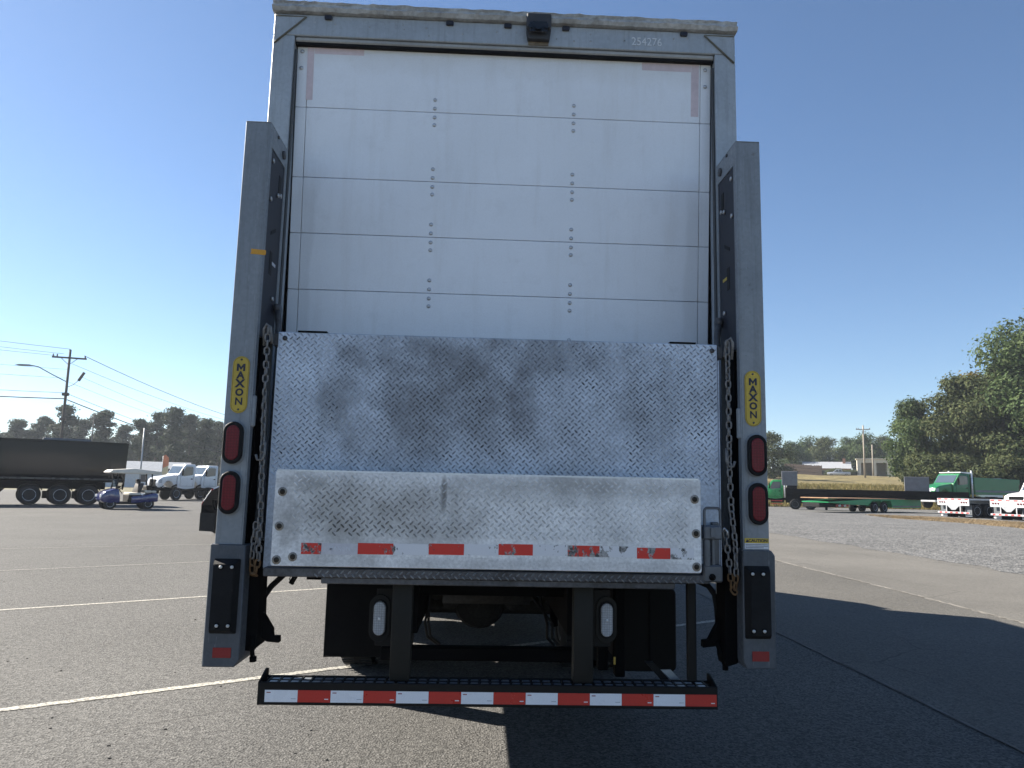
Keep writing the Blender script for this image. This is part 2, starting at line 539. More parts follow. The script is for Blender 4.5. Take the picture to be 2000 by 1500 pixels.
def grass_mat(name, cols):
    if name in MATS: return MATS[name]
    m, nt, b = _mat(name)
    g = N(nt, 'NewGeometry')
    cr = N(nt, 'ValToRGB')
    el = cr.color_ramp.elements
    el[0].color = (*cols[0], 1); el[1].color = (*cols[-1], 1)
    for i, c in enumerate(cols[1:-1]):
        e = el.new((i + 1) / (len(cols) - 1)); e.color = (*c, 1)
    nt.links.new(g.outputs['Random Per Island'], cr.inputs[0])
    big = noise(nt, coords(nt), 0.12, 3)
    sc = N(nt, 'VectorMath', operation='SCALE')
    nt.links.new(cr.outputs[0], sc.inputs[0]); nt.links.new(ramp(nt, big, 0.3, 0.7, 0.65, 1.3), sc.inputs['Scale'])
    nt.links.new(sc.outputs[0], b.inputs['Base Color'])
    b.inputs['Roughness'].default_value = 0.8
    b.inputs['Specular IOR Level'].default_value = 0.2
    tr = N(nt, 'BsdfTranslucent'); nt.links.new(sc.outputs[0], tr.inputs[0])
    mx = N(nt, 'MixShader'); mx.inputs[0].default_value = 0.35
    nt.links.new(b.outputs[0], mx.inputs[1]); nt.links.new(tr.outputs[0], mx.inputs[2])
    nt.links.new(mx.outputs[0], nt.nodes['Material Output'].inputs[0])
    MATS[name] = m
    return m
M_DRY = grass_mat('dry_grass', [(0.11, 0.095, 0.035), (0.23, 0.18, 0.075), (0.07, 0.08, 0.025), (0.28, 0.22, 0.10)])
M_STRAWB = grass_mat('straw_blades', [(0.27, 0.20, 0.12), (0.18, 0.135, 0.08), (0.34, 0.27, 0.175)])
def bank_grass():
    rnd = random.Random(4); pts = []
    while len(pts) < 9000:
        D = rnd.uniform(80, 104); t = rnd.uniform(0.30, 0.86)
        x = CAM[0] + FX * D + FY * D * t; y = CAM[1] + FY * D - FX * D * t
        pts.append((x, y, terrain(x, y) - 0.03))
    blades_mesh('dry_bank_grass', pts, 0.55, 0.06, 5, M_DRY, 4, label='tall dry yellow grass covering the bank behind the trailers', cat='grass')
    pts = []
    poly = [(28.4, 50.6), (32.0, 47.1), (32.9, 40.4), (31.5, 35.5), (26.0, 28.6), (27.3, 34.0), (27.6, 39.0), (26.9, 45.0)]
    def inside(x, y):
        c = False
        for (x1, y1), (x2, y2) in zip(poly, poly[1:] + poly[:1]):
            if (y1 > y) != (y2 > y) and x < (x2 - x1) * (y - y1) / (y2 - y1) + x1: c = not c
        return c
    while len(pts) < 5000:
        x, y = rnd.uniform(21, 34), rnd.uniform(23, 51)
        if inside(x, y) and rnd.random() < 0.9:
            pts.append((x, y, 0.02))
    blades_mesh('straw_grass', pts, 0.09, 0.02, 6, M_STRAWB, 3, 0.8, label='straw coloured dead grass strip on the gravel lot', cat='grass')
bank_grass()

# ------------------------------------------------------------------ the box truck
M_FRAME = galvanized('frame_paint', (0.38, 0.415, 0.445), 0.5, 0.2, 0.40)
M_GALV = galvanized('column_steel', (0.235, 0.255, 0.275), 0.5, 0.2, 0.45)
M_WALL = pbr('box_white', (0.72, 0.73, 0.74), 0.35, var=0.05, dirt=0.25, streak=True)
M_NAVY = pbr('navy_steel', (0.011, 0.013, 0.024), 0.55, var=0.25, fine=0.15, dirt=0.3, dcol=(0.09, 0.09, 0.095))
M_BLACK = pbr('black_paint', (0.006, 0.006, 0.006), 0.55, var=0.2, dirt=0.3, dcol=(0.02, 0.018, 0.016), spec=0.25)
M_CHASSIS = pbr('chassis_black', (0.0045, 0.0045, 0.005), 0.75, var=0.25, dirt=0.4, dcol=(0.011, 0.0095, 0.008), spec=0.06)
M_BOOT = galvanized('boot_steel', (0.085, 0.094, 0.108), 0.6, 0.2, 0.5, (0.05, 0.05, 0.05))
M_RUBBER = pbr('rubber', (0.009, 0.009, 0.010), 0.75, var=0.15, fine=0.2, bump=0.25, bs=90, spec=0.25)
M_TYRE = pbr('tyre_rubber', (0.02, 0.02, 0.021), 0.85, var=0.2, bump=0.3, bs=50, dirt=0.3, dcol=(0.06, 0.055, 0.05), spec=0.3)
M_STEEL = pbr('bare_steel', (0.45, 0.45, 0.45), 0.4, 0.8, var=0.2)
M_CHROME = pbr('bright_rim', (0.66, 0.67, 0.69), 0.3, 0.45, var=0.15)
M_GRIM = pbr('grimy_steel', (0.10, 0.10, 0.105), 0.6, 0.4, var=0.35, fine=0.25, fs=70, dirt=0.6, dcol=(0.05, 0.035, 0.025), dscale=9, bump=0.3, bs=80)
M_RUST = pbr('rusty_chain', (0.20, 0.195, 0.19), 0.6, 0.4, var=0.3, fine=0.3, dirt=0.5, dcol=(0.09, 0.05, 0.025), dscale=11)
M_RUSTIER = pbr('rusty_link', (0.16, 0.09, 0.04), 0.75, 0.3, var=0.3, fine=0.3)
M_RED = lens('red_lens', (0.15, 0.003, 0.011), 75)
M_CLEAR = lens('clear_lens', (0.45, 0.47, 0.5), 90)
M_REFL = pbr('red_reflector', (0.24, 0.012, 0.012), 0.4, var=0.08)
M_TAPER = pbr('red_tape', (0.52, 0.024, 0.018), 0.3, var=0.05, fine=0.08, fs=260, coat=0.3)
M_TAPEW = pbr('white_tape', (0.80, 0.82, 0.86), 0.3, var=0.04, fine=0.05, fs=260, coat=0.3)
M_YELLOW = pbr('yellow_plate', (0.55, 0.39, 0.045), 0.45, var=0.10, dirt=0.25, dcol=(0.2, 0.16, 0.06), dscale=14)
M_INK = pbr('navy_ink', (0.012, 0.016, 0.04), 0.5, var=0.05)
M_ORANGE = pbr('orange_tape', (0.62, 0.30, 0.03), 0.6, var=0.1, dirt=0.2)
M_LABEL = pbr('label_white', (0.62, 0.64, 0.68), 0.5, var=0.06)
M_NUM = pbr('number_grey', (0.66, 0.69, 0.72), 0.5, var=0.05)
M_PINK = pbr('faded_tape', (0.66, 0.555, 0.58), 0.5, var=0.07, fine=0.06, dirt=0.15)

def door_material():
    m, nt, b = _mat('door_white')
    v = coords(nt)
    k = mul(nt, ramp(nt, noise(nt, v, 1.3, 5), 0.3, 0.7, 0.95, 1.04), ramp(nt, noise(nt, v, 130, 3), 0.3, 0.7, 0.97, 1.03))
    rgb = N(nt, 'RGB'); rgb.outputs[0].default_value = (0.85, 0.89, 0.945, 1)
    sc = N(nt, 'VectorMath', operation='SCALE')
    nt.links.new(rgb.outputs[0], sc.inputs[0]); nt.links.new(k, sc.inputs['Scale'])
    st = ramp(nt, noise(nt, coords(nt, (7, 7, 0.5)), 1.6, 6, 0.7), 0.5, 0.85, 0, 0.22)
    c = mix(nt, st, sc.outputs[0], (0.40, 0.37, 0.32))
    sp = N(nt, 'SeparateXYZ'); nt.links.new(v, sp.inputs[0])
    ax = mul(nt, sp.outputs[0], 0.0, 'ADD'); ab = N(nt, 'Math', operation='ABSOLUTE'); nt.links.new(sp.outputs[0], ab.inputs[0])
    wob = mul(nt, ab.outputs[0], mul(nt, noise(nt, v, 2.0, 4), 0.12), 'ADD')
    low = ramp(nt, sp.outputs[2], 3.25, 3.1)
    rub = mul(nt, mul(nt, ramp(nt, wob, 1.085, 1.105), low), 0.16)
    c = mix(nt, rub, c, (0.36, 0.37, 0.38))
    wt = mul(nt, ramp(nt, mul(nt, sp.outputs[2], mul(nt, noise(nt, v, 3, 5, 0.7), 0.25), 'ADD'), 3.93, 4.10), 0.30)
    c = mix(nt, wt, c, (0.52, 0.48, 0.38))
    sm = mul(nt, ramp(nt, noise(nt, v, 5.5, 6, 0.75), 0.56, 0.70), 0.10)
    c = mix(nt, sm, c, (0.40, 0.40, 0.40))
    scr = ramp(nt, noise(nt, coords(nt, (3, 3, 40)), 3.5, 3), 0.72, 0.76, 0, 0.18)
    c = mix(nt, scr, c, (0.36, 0.36, 0.36))
    nt.links.new(c, b.inputs['Base Color'])
    b.inputs['Roughness'].default_value = 0.42
    add_bump(nt, b, mul(nt, noise(nt, v, 1.7, 2), mul(nt, noise(nt, v, 260, 2), 0.05), 'ADD'), 0.22, 0.03)
    return m
M_DOOR = door_material()

def tread_material(name, col, metal, stain, lug=None):
    """worn aluminium tread plate: scuffed lighter, with brown grime in patches of its own"""
    m, nt, b = _mat(name)
    v = coords(nt)
    k = mul(nt, ramp(nt, noise(nt, v, 3.0, 5), 0.3, 0.7, 0.80, 1.18), ramp(nt, noise(nt, v, 70, 4), 0.3, 0.7, 0.82, 1.18))
    rgb = N(nt, 'RGB'); rgb.outputs[0].default_value = (*col, 1)
    sc = N(nt, 'VectorMath', operation='SCALE')
    nt.links.new(rgb.outputs[0], sc.inputs[0]); nt.links.new(k, sc.inputs['Scale'])
    c = sc.outputs[0]
    sp = N(nt, 'SeparateXYZ'); nt.links.new(v, sp.inputs[0])
    if lug:
        wr = ramp(nt, noise(nt, coords(nt, (5.0, 5.0, 1.1)), 2.2, 4, 0.6), 0.46, 0.60)
        c = mix(nt, wr, c, lug)
        dk = mul(nt, ramp(nt, noise(nt, v, 9, 4, 0.7), 0.60, 0.66), ramp(nt, noise(nt, v, 60, 1), 0.45, 0.55, 0.3, 1))
        c = mix(nt, dk, c, (0.012, 0.011, 0.011))
    scr = ramp(nt, noise(nt, coords(nt, (2.5, 2.5, 70)), 3.0, 4, 0.6), 0.62, 0.70, 0, 0.35)
    c = mix(nt, scr, c, tuple(x * 0.45 for x in col))
    spk = ramp(nt, noise(nt, v, 48, 3, 0.7), 0.66, 0.70, 0, 0.75)
    spm = ramp(nt, noise(nt, v, 2.3, 4), 0.48, 0.62)
    c = mix(nt, mul(nt, spk, spm), c, (0.035, 0.03, 0.025))
    for cx, cz, rx, rz, amt, dc in stain:
        dx = mul(nt, mul(nt, sp.outputs[0], -cx, 'ADD'), 1 / rx)
        dz = mul(nt, mul(nt, sp.outputs[2], -cz, 'ADD'), 1 / rz)
        d2 = mul(nt, mul(nt, dx, dx), mul(nt, dz, dz), 'ADD')
        wob = mul(nt, d2, mul(nt, ramp(nt, noise(nt, v, 6, 6, 0.7), 0.3, 0.7, -0.5, 0.5), 1.0), 'ADD')
        f = ramp(nt, wob, 1.35, -0.25, 0, amt)
        c = mix(nt, f, c, dc)
    nt.links.new(c, b.inputs['Base Color'])
    b.inputs['Metallic'].default_value = metal
    nt.links.new(ramp(nt, noise(nt, v, 25, 4), 0.3, 0.7, 0.36, 0.62), b.inputs['Roughness'])
    add_bump(nt, b, noise(nt, v, 160, 3), 0.15, 0.002)
    return m
DK = (0.06, 0.052, 0.042)
M_PLAT = tread_material('platform_plate', (0.55, 0.61, 0.70), 0.25,
    [(-0.35, 1.95, 0.5, 0.30, 0.45, DK), (0.0, 1.92, 0.9, 0.5, 0.32, DK), (-0.05, 2.22, 1.0, 0.14, 0.36, DK), (-0.78, 1.92, 0.10, 0.22, 0.28, DK), (0.85, 1.98, 0.25, 0.2, 0.22, DK), (0.12, 1.95, 0.08, 0.15, 0.55, (0.045, 0.035, 0.03))])
M_LUG = tread_material('tread_lug', (0.31, 0.345, 0.40), 0.3,
    [(-0.30, 1.95, 0.55, 0.30, 0.5, DK), (0.05, 1.85, 0.7, 0.45, 0.4, DK), (0.85, 1.97, 0.3, 0.2, 0.6, (0.03, 0.028, 0.026))], (0.56, 0.61, 0.69))
M_FLAP = tread_material('flap_plate', (0.78, 0.78, 0.78), 0.15,
    [(-0.55, 1.38, 0.48, 0.17, 0.60, (0.15, 0.135, 0.11)), (0.0, 1.19, 1.1, 0.03, 0.35, (0.16, 0.15, 0.14)), (0.45, 1.56, 0.6, 0.05, 0.4, (0.2, 0.19, 0.18)), (0.25, 1.52, 0.5, 0.07, 0.35, (0.2, 0.19, 0.17)), (-0.95, 1.40, 0.07, 0.14, 0.5, (0.12, 0.11, 0.1)), (0.82, 1.37, 0.12, 0.10, 0.32, (0.2, 0.19, 0.18)),
     (-0.92, 1.55, 0.12, 0.05, 0.6, DK), (-0.25, 1.50, 0.015, 0.09, 0.8, DK)])
M_FLUG = tread_material('flap_lug', (0.72, 0.72, 0.71), 0.2,
    [(-0.60, 1.45, 0.42, 0.11, 0.85, (0.075, 0.066, 0.05)), (-0.55, 1.34, 0.46, 0.07, 0.95, (0.06, 0.052, 0.04)), (0.1, 1.42, 0.5, 0.14, 0.4, (0.1, 0.09, 0.08)), (0.84, 1.36, 0.12, 0.08, 0.5, (0.12, 0.11, 0.1))])
def scuffed_tape(name, col, lo, hi):
    m, nt, b = _mat(name)
    v = coords(nt)
    f = ramp(nt, noise(nt, coords(nt, (1, 1, 0.6)), 17, 6, 0.72), lo, hi)
    g = ramp(nt, noise(nt, v, 60, 3), 0.4, 0.6)
    c = mix(nt, f, col, mix(nt, g, (0.06, 0.06, 0.06), (0.38, 0.37, 0.36)))
    nt.links.new(c, b.inputs['Base Color'])
    b.inputs['Roughness'].default_value = 0.45
    return m
M_SCUFR = scuffed_tape('scuffed_red_tape', (0.66, 0.035, 0.022), 0.60, 0.615)
M_SCUFR2 = scuffed_tape('badly_scuffed_red_tape', (0.66, 0.035, 0.022), 0.51, 0.53)
M_SCUFW = scuffed_tape('scuffed_white_tape', (0.74, 0.74, 0.76), 0.58, 0.60)
M_SCUFW2 = scuffed_tape('badly_scuffed_white_tape', (0.74, 0.74, 0.76), 0.475, 0.495)
M_PALEW = pbr('pale_tape', (0.58, 0.57, 0.60), 0.4, var=0.05)

truck = thing('box_truck', 'grey and white box truck with liftgate folded up at its rear, in the centre', 'truck')

def lug_field(name, x0, x1, z0, z1, y, pitch, mat, parent, seed, skip=0.0, h=0.0040, L=0.0245, W=0.0070, rows=False):
    """raised herringbone lugs of tread plate on a plate facing -Y, as one mass; rows: zigzags run level instead of upright"""
    rng = np.random.default_rng(seed)
    na, nb = (z1 - z0, x1 - x0) if rows else (x1 - x0, z1 - z0)
    V = []; F = []
    for i in range(int(na / pitch) + 1):
        for j in range(int(nb / (2 * pitch)) + 1):
            if rng.random() < skip:
                continue
            p, q = i * pitch, j * 2 * pitch + (i % 2) * pitch
            if q > nb:
                continue
            x, z = (x0 + q, z0 + p) if rows else (x0 + p, z0 + q)
            a = math.radians(45 if i % 2 else -45) + rng.normal(0, 0.025)
            ca, sa = math.cos(a), math.sin(a)
            hh = h * rng.uniform(0.7, 1.1)
            n0 = len(V)
            for (u, w, d) in ((-.5, 0, 0), (-.26, -.5, 0), (.26, -.5, 0), (.5, 0, 0), (.26, .5, 0), (-.26, .5, 0), (-.3, 0, 1), (.3, 0, 1)):
                uu, ww = u * L, w * W
                V.append((x + uu * ca - ww * sa, y - d * hh, z + uu * sa + ww * ca))
            F += [[n0 + t for t in f] for f in ((0, 1, 6), (1, 2, 7, 6), (2, 3, 7), (3, 4, 7), (4, 5, 6, 7), (5, 0, 6))]
    me = bpy.data.meshes.new(name); me.from_pydata(V, [], F); me.materials.append(mat)
    return link(name, me, parent, kind='stuff')

def build_body():
    b = MB()
    b.box(-1.29, -1.25, 0.13, 8.5, 1.14, 4.15).box(1.25, 1.29, 0.13, 8.5, 1.14, 4.15)
    b.box(-1.249, 1.249, 8.46, 8.5, 1.14, 4.149)
    body = b.build('cargo_body', M_WALL, truck)
    MB().box(-1.285, 1.285, 0.13, 8.49, 4.151, 4.185, 0.01).build('roof', M_WALL, body)
    MB().box(-1.249, 1.249, 0.02, 8.46, 1.10, 1.22).build('floor', M_CHASSIS, body)
    c = MB()
    for k in range(14):
        c.box(-1.05, 1.05, 0.5 + k * 0.55, 0.56 + k * 0.55, 1.0, 1.099)
    c.build('floor_crossbeams', M_CHASSIS, body)
    # rear frame: posts, header, lintel
    f = MB()
    f.box(-1.295, -1.178, 0.0, 0.13, 1.0, 3.998, 0.004).box(1.178, 1.295, 0.0, 0.13, 1.0, 3.998, 0.004)
    f.box(-1.295, 1.295, 0.001, 0.129, 4.0, 4.125, 0.004)
    fr = f.build('rear_frame', M_FRAME, truck)
    MB().box(-1.176, 1.176, 0.012, 0.126, 3.973, 3.9985, 0.006).build('lintel', pbr('lintel_grey', (0.36, 0.365, 0.36), 0.6, var=0.2, dirt=0.5, dcol=(0.14, 0.13, 0.11), dscale=5), fr)
    MB().box(-1.176, 1.176, 0.02, 0.20, 3.9595, 3.972).build('door_seal', M_RUBBER, fr)
    for s in (-1, 1):
        MB().box(s * 1.1765, s * 1.166, 0.02, 0.045, 1.2, 3.93, 0.003).build('jamb_trim', pbr('jamb_grey', (0.07, 0.075, 0.08), 0.7, dirt=0.3), fr)
    # wavy drip rail of the roof edge
    bm = bmesh.new(); rnd = random.Random(5)
    prof = [(0.02, 4.127), (-0.022, 4.130), (-0.036, 4.150), (-0.028, 4.160), (-0.012, 4.164), (-0.016, 4.178), (-0.024, 4.188), (0.0, 4.197), (0.14, 4.197)]
    rows = []
    n = 90
    for i in range(n + 1):
        x = -1.303 + 2.606 * i / n
        rows.append([bm.verts.new((x, y + rnd.uniform(-.0035, .0035), z + rnd.uniform(-.003, .003))) for y, z in prof])
    for a, c_ in zip(rows[:-1], rows[1:]):
        for k in range(len(prof) - 1):
            bm.faces.new((a[k], c_[k], c_[k + 1], a[k + 1]))
    bm.faces.new(rows[0]); bm.faces.new(rows[-1][::-1])
    bmesh.ops.recalc_face_normals(bm, faces=bm.faces[:])
    me = bpy.data.meshes.new('roof_rail'); bm.to_mesh(me); bm.free()
    me.materials.append(pbr('roof_rail_metal', (0.42, 0.43, 0.43), 0.6, 0.15, var=0.25, fine=0.2, dirt=0.65, dcol=(0.13, 0.12, 0.11), dscale=9))
    link('roof_rail', me, fr)
    # corner gussets outlined by their weld beads
    for s in (-1, 1):
        MB().prism([(s * 1.285, 4.108), (s * 1.122, 4.106), (s * 1.284, 3.95)], 0.0005, -0.004).build('gusset', M_FRAME, fr)
        w = MB()
        w.tube([(s * 1.287, -0.004, 4.109), (s * 1.12, -0.004, 4.107), (s * 1.286, -0.004, 3.947)], 0.0055, 6)
        w.build('weld_bead', pbr('weld_brown', (0.14, 0.135, 0.11), 0.8, var=0.3), fr)
    for x in (-0.997, -0.323, 0.002, 0.329, 1.0):
        MB().prism(rrect(x - 0.021, x + 0.021, 4.096, 4.121, 0.007), 0.0005, -0.012, bev=0.002).build('marker_lamp', M_NAVY, fr)
    cm = MB().box(0.105, 0.243, -0.055, -0.038, 4.075, 4.165, 0.006).prism([(0.115, 4.02), (0.235, 4.02), (0.243, 4.07), (0.243, 4.16), (0.105, 4.16), (0.105, 4.07)], -0.036, 0.0, bev=0.003)
    cmo = cm.build('backup_camera', pbr('camera_housing', (0.035, 0.037, 0.042), 0.6, var=0.2, dirt=0.3, dcol=(0.08, 0.07, 0.06)), fr)
    fr2 = cmo
    g = MB()
    g.cyl((0.17, -0.075, 4.075), (0.17, -0.056, 4.075), 0.022, 16)
    for k in (-0.043, 0.043):
        g.cyl((0.17 + k, -0.07, 4.075), (0.17 + k, -0.056, 4.075), 0.012, 12)
    g.box(0.122, 0.220, -0.062, -0.0555, 4.045, 4.11, 0.004)
    g.build('camera_lens', pbr('camera_black', (0.012, 0.013, 0.016), 0.25), fr)
    MB().box(0.118, 0.232, -0.006, -0.0006, 4.001, 4.03).build('rust_run', pbr('rust_run', (0.17, 0.14, 0.10), 0.85, var=0.3, fine=0.3), fr)
    lettering('fleet_number', '254276', 0.068, (0.789, -0.0012, 4.052), FACE, M_NUM, fr, 0.0006, 0.0, squeeze=0.86)
    rnd = random.Random(3)
    for _ in range(26):
        x = rnd.uniform(-1.1, 1.1); z = rnd.uniform(4.03, 4.09)
        MB().cyl((x, -0.0008, z), (x, 0.003, z), rnd.uniform(0.0025, 0.005), 8).build('rivet', M_STEEL, fr)
    return fr
build_body()

def build_door():
    def yz(z): return 0.05 + (3.95 - z) * 0.08
    seams = [3.972, 3.618, 3.223, 2.910, 2.597, 2.284, 1.97]
    b = MB().prism([(yz(3.97) + 0.028, 3.97), (yz(3.97) + 0.05, 3.97), (yz(1.2) + 0.05, 1.2), (yz(1.2) + 0.028, 1.2)], -1.17, 1.17, 'x')
    door = b.build('roller_door', pbr('door_core', (0.22, 0.24, 0.26), 0.8), truck)
    def slab(name, x0, x1, za, zb, mat, parent, proud=0.0, thick=0.026, bev=0.0022):
        return MB().prism([(yz(za) - proud, za), (yz(zb) - proud, zb), (yz(zb) - proud + thick, zb), (yz(za) - proud + thick, za)], x0, x1, 'x', bev).build(name, mat, parent)
    for a, c in zip(seams[:-1], seams[1:]):
        slab('door_panel', -1.109, 1.109, a - 0.0014, c + 0.0014, M_DOOR, door)
        for s in (-1, 1):
            slab('edge_strip', s * 1.1115, s * 1.170, a - 0.0014, c + 0.0014, M_DOOR, door, -0.001)
    bolt = MB().lathe([(0.0, -0.0065), (0.005, -0.006), (0.0095, -0.0035), (0.0115, 0.0)], 'y', n=14).mesh('bolt', pbr('bolt_zinc', (0.5, 0.51, 0.53), 0.35, 0.7, var=0.1))
    for z in (3.618, 3.223, 2.910, 2.597):
        for x in (-0.395, 0.388):
            for dz in (0.072, 0.022, -0.029, -0.072):
                link('bolt', bolt, door, loc=(x, yz(z + dz), z + dz))
    for x, z in ((-1.143, 3.935), (-1.145, 3.84), (1.137, 3.93), (1.137, 3.832), (0.388, 2.36)):
        link('bolt', bolt, door, loc=(x, yz(z) - 0.001, z))
    for x0, x1, za, zb in ((-1.075, -0.80, 3.962, 3.925), (-1.114, -1.077, 3.962, 3.66), (0.773, 1.055, 3.958, 3.914), (1.057, 1.101, 3.958, 3.656)):
        slab('corner_tape', x0, x1, za, zb, M_PINK, door, 0.0008, 0.0012, 0)
build_door()

def chain_link_mesh(mat, L=0.046, W=0.031, r=0.0046):
    w = W / 2 - r; l = L / 2 - w - r
    path = []
    for i in range(7):
        t = math.pi * i / 6; path.append((w * math.cos(t), 0, l + w * math.sin(t)))
    for i in range(7):
        t = math.pi + math.pi * i / 6; path.append((w * math.cos(t), 0, -l + w * math.sin(t)))
    return MB().tube(path, r, 6, closed=True).mesh('chain_link', mat, 60)
LINK = chain_link_mesh(M_RUST); LINKR = chain_link_mesh(M_RUSTIER)
def chain(parent, pts, rusty_from=None, seed=0):
    rnd = random.Random(seed)
    P = [Vector(p) for p in pts]; step = 0.033; i = 0; carry = 0.0
    for a, b in zip(P[:-1], P[1:]):
        d = (b - a); L = d.length; d.normalize(); t = carry
        while t < L:
            p = a + d * t
            q = Vector((0, 0, 1)).rotation_difference(d)
            o = link('chain_link', LINKR if rusty_from is not None and p.z < rusty_from else LINK, parent, loc=p)
            o.rotation_euler = (q.to_matrix() @ Matrix.Rotation(R((45 if i % 2 else -45) + rnd.uniform(-18, 18) + 30), 3, 'Z')).to_euler()
            i += 1; t += step
        carry = t - L

def build_column(s):
    X = lambda v: s * v
    dz = 0.0
    b = MB()
    b.box(X(1.295), X(1.176), -0.325, -0.317, 1.255, 3.316, 0.002)                 # rear face
    b.box(X(1.295), X(1.287), -0.3165, -0.001, 1.255, 3.314, 0.001)                # outer side
    # inner side as a frame round the panel opening
    b.box(X(1.176), X(1.170), -0.325, -0.285, 1.255, 3.316, 0.001)
    b.box(X(1.176), X(1.170), -0.035, -0.001, 1.255, 3.314, 0.001)
    b.box(X(1.176), X(1.170), -0.2845, -0.0355, 3.205, 3.314, 0.001)
    b.box(X(1.2955), X(1.171), -0.3255, -0.001, 3.3165, 3.322, 0.002)              # cap
    col = b.build('liftgate_column', M_GALV, truck)
    n = MB().box(X(1.182), X(1.175), -0.284, -0.036, 2.25, 3.204)
    n.build('cover_panel', M_NAVY, col)
    for yy, z0, z1 in ((-0.10, 3.03, 3.13), (-0.17, 2.58, 2.70)):
        MB().box(X(1.1748), X(1.173), yy - 0.02, yy + 0.02, z0, z1, 0.0008).build('slot_cover', M_BLACK, col)
    bh = MB().cyl((X(1.1745), 0, 0), (X(1.166), 0, 0), 0.012, 10).mesh('panel_bolt', M_STEEL)
    for yy, z in ((-0.085, 3.03), (-0.13, 3.015), (-0.11, 2.47), (-0.06, 2.44), (-0.25, 3.15), (-0.25, 2.95)):
        link('panel_bolt', bh, col, loc=(0, yy, z))
    MB().prism([(-0.20, 2.80), (-0.12, 2.84), (-0.12, 2.82), (-0.20, 2.78)], X(1.1745), X(1.173), 'x').build('panel_slot', M_BLACK, col)
    MB().box(X(1.1745), X(1.172), -0.15, -0.09, 2.64, 2.655).build('panel_label', M_YELLOW if s > 0 else M_LABEL, col)
    MB().cyl((X(1.169), -0.09, 3.255), (X(1.160), -0.09, 3.255), 0.022, 14).cyl((X(1.169), -0.2, 3.30), (X(1.163), -0.2, 3.30), 0.009, 10).build('top_bolt', M_GRIM, col)
    # roller guide and hidden slide inside the column
    sl = MB().box(X(1.281), X(1.2), -0.27, -0.05, 1.26, 2.25, 0.004).box(X(1.199), X(1.178), -0.22, -0.12, 1.2, 2.249, 0.003)
    sl.build('slide', M_CHASSIS, col)
    g = MB().cyl((X(1.168), -0.06, 2.43), (X(1.14), -0.06, 2.43), 0.028, 14).tube([(X(1.15), -0.07, 2.42), (X(1.135), -0.09, 2.34), (X(1.128), -0.12, 2.27), (X(1.12), -0.16, 2.235)], 0.017, 8)
    g.build('chain_anchor', M_GRIM, col)
    MB().box(X(1.176), X(1.152), -0.322, -0.31, 1.80, 1.95, 0.008).build('edge_plate', M_GALV, col)
    # brand plate
    pl = MB().stadium(X(1.231), 1.998, 0.079, 0.272, -0.3262, -0.330, 10, 0.001).build('brand_plate', M_YELLOW, col)
    MB().tube([(x, -0.3304, z) for x, z in stad(X(1.231), 1.998, 0.070, 0.262, 10)], 0.0013, 5, closed=True).build('plate_border', pbr('border_brown', (0.35, 0.24, 0.03), 0.5), col)
    for z in (2.117, 1.879):
        MB().cyl((X(1.231), -0.332, z), (X(1.231), -0.3302, z), 0.005, 10).build('plate_rivet', M_GRIM, col)
    mx, mz = X(1.231), 2.079
    MB().prism([(mx + a, mz + c) for a, c in ((-0.0195, -0.017), (-0.0105, -0.017), (-0.0105, 0.004), (0.0, -0.012), (0.0105, 0.004), (0.0105, -0.017), (0.0195, -0.017), (0.0195, 0.018), (0.0110, 0.018), (0.0, 0.002), (-0.0110, 0.018), (-0.0195, 0.018))], -0.3302, -0.3318).build('plate_letter', M_INK, col)
    for ch, z, sq, sz in (('A', 2.041, 1.05, 0.047), ('X', 2.001, 1.12, 0.052), ('O', 1.959, 1.0, 0.047), ('N', 1.916, 1.0, 0.049)):
        lettering('plate_letter', ch, sz, (X(1.231), -0.3312, z), FACE, M_INK, col, 0.0006, 0.0009 if ch in 'MN' else 0.0018, squeeze=sq)
    # oval tail lamps
    for z in (1.722, 1.492):
        MB().stadium(X(1.240), z, 0.104, 0.208, -0.3262, -0.334, 10, 0.002).build('lamp_guard', M_GALV, col)
        MB().stadium(X(1.240), z, 0.094, 0.198, -0.335, -0.352, 12, 0.005).build('lamp_grommet', M_RUBBER, col)
        MB().stadium(X(1.240), z, 0.060, 0.162, -0.349, -0.357, 12, 0.003).build('tail_lamp_lens', M_RED, col)
    # lower boot with rubber dock bumper
    zb = 0.716 if s < 0 else 0.735
    if s < 0:
        prof = [(-1.309, zb), (-1.165, zb), (-1.146, zb + 0.03), (-1.150, 1.255), (-1.309, 1.258)]
    else:
        prof = [(1.158, zb + 0.03), (1.172, zb), (1.310, zb + 0.004), (1.317, 1.25), (1.300, 1.275), (1.162, 1.275)]
    MB().prism(prof, -0.338, -0.06, 'y', 0.004).build('lower_boot', M_BOOT, col)
    z0, z1 = (0.862, 1.193) if s < 0 else (0.872, 1.203)
    pad = MB()
    a = [(X(1.286), z0), (X(1.166), z0), (X(1.166), z1), (X(1.286), z1)]
    c = [(X(1.272), z0 + 0.022), (X(1.180), z0 + 0.022), (X(1.180), z1 - 0.022), (X(1.272), z1 - 0.022)]
    va = [pad.bm.verts.new((x, -0.3385, z)) for x, z in a]; vc = [pad.bm.verts.new((x, -0.388, z)) for x, z in c]
    fs = [pad.bm.faces.new(vc)] + [pad.bm.faces.new((va[i], va[(i + 1) % 4], vc[(i + 1) % 4], vc[i])) for i in range(4)]
    bmesh.ops.recalc_face_normals(pad.bm, faces=fs)
    bmesh.ops.bevel(pad.bm, geom=pad.bm.edges[:], offset=0.003, segments=2, affect='EDGES')
    pad.build('dock_bumper', M_RUBBER, col)
    zz = (1.161, 0.905) if s < 0 else (1.171, 0.915)
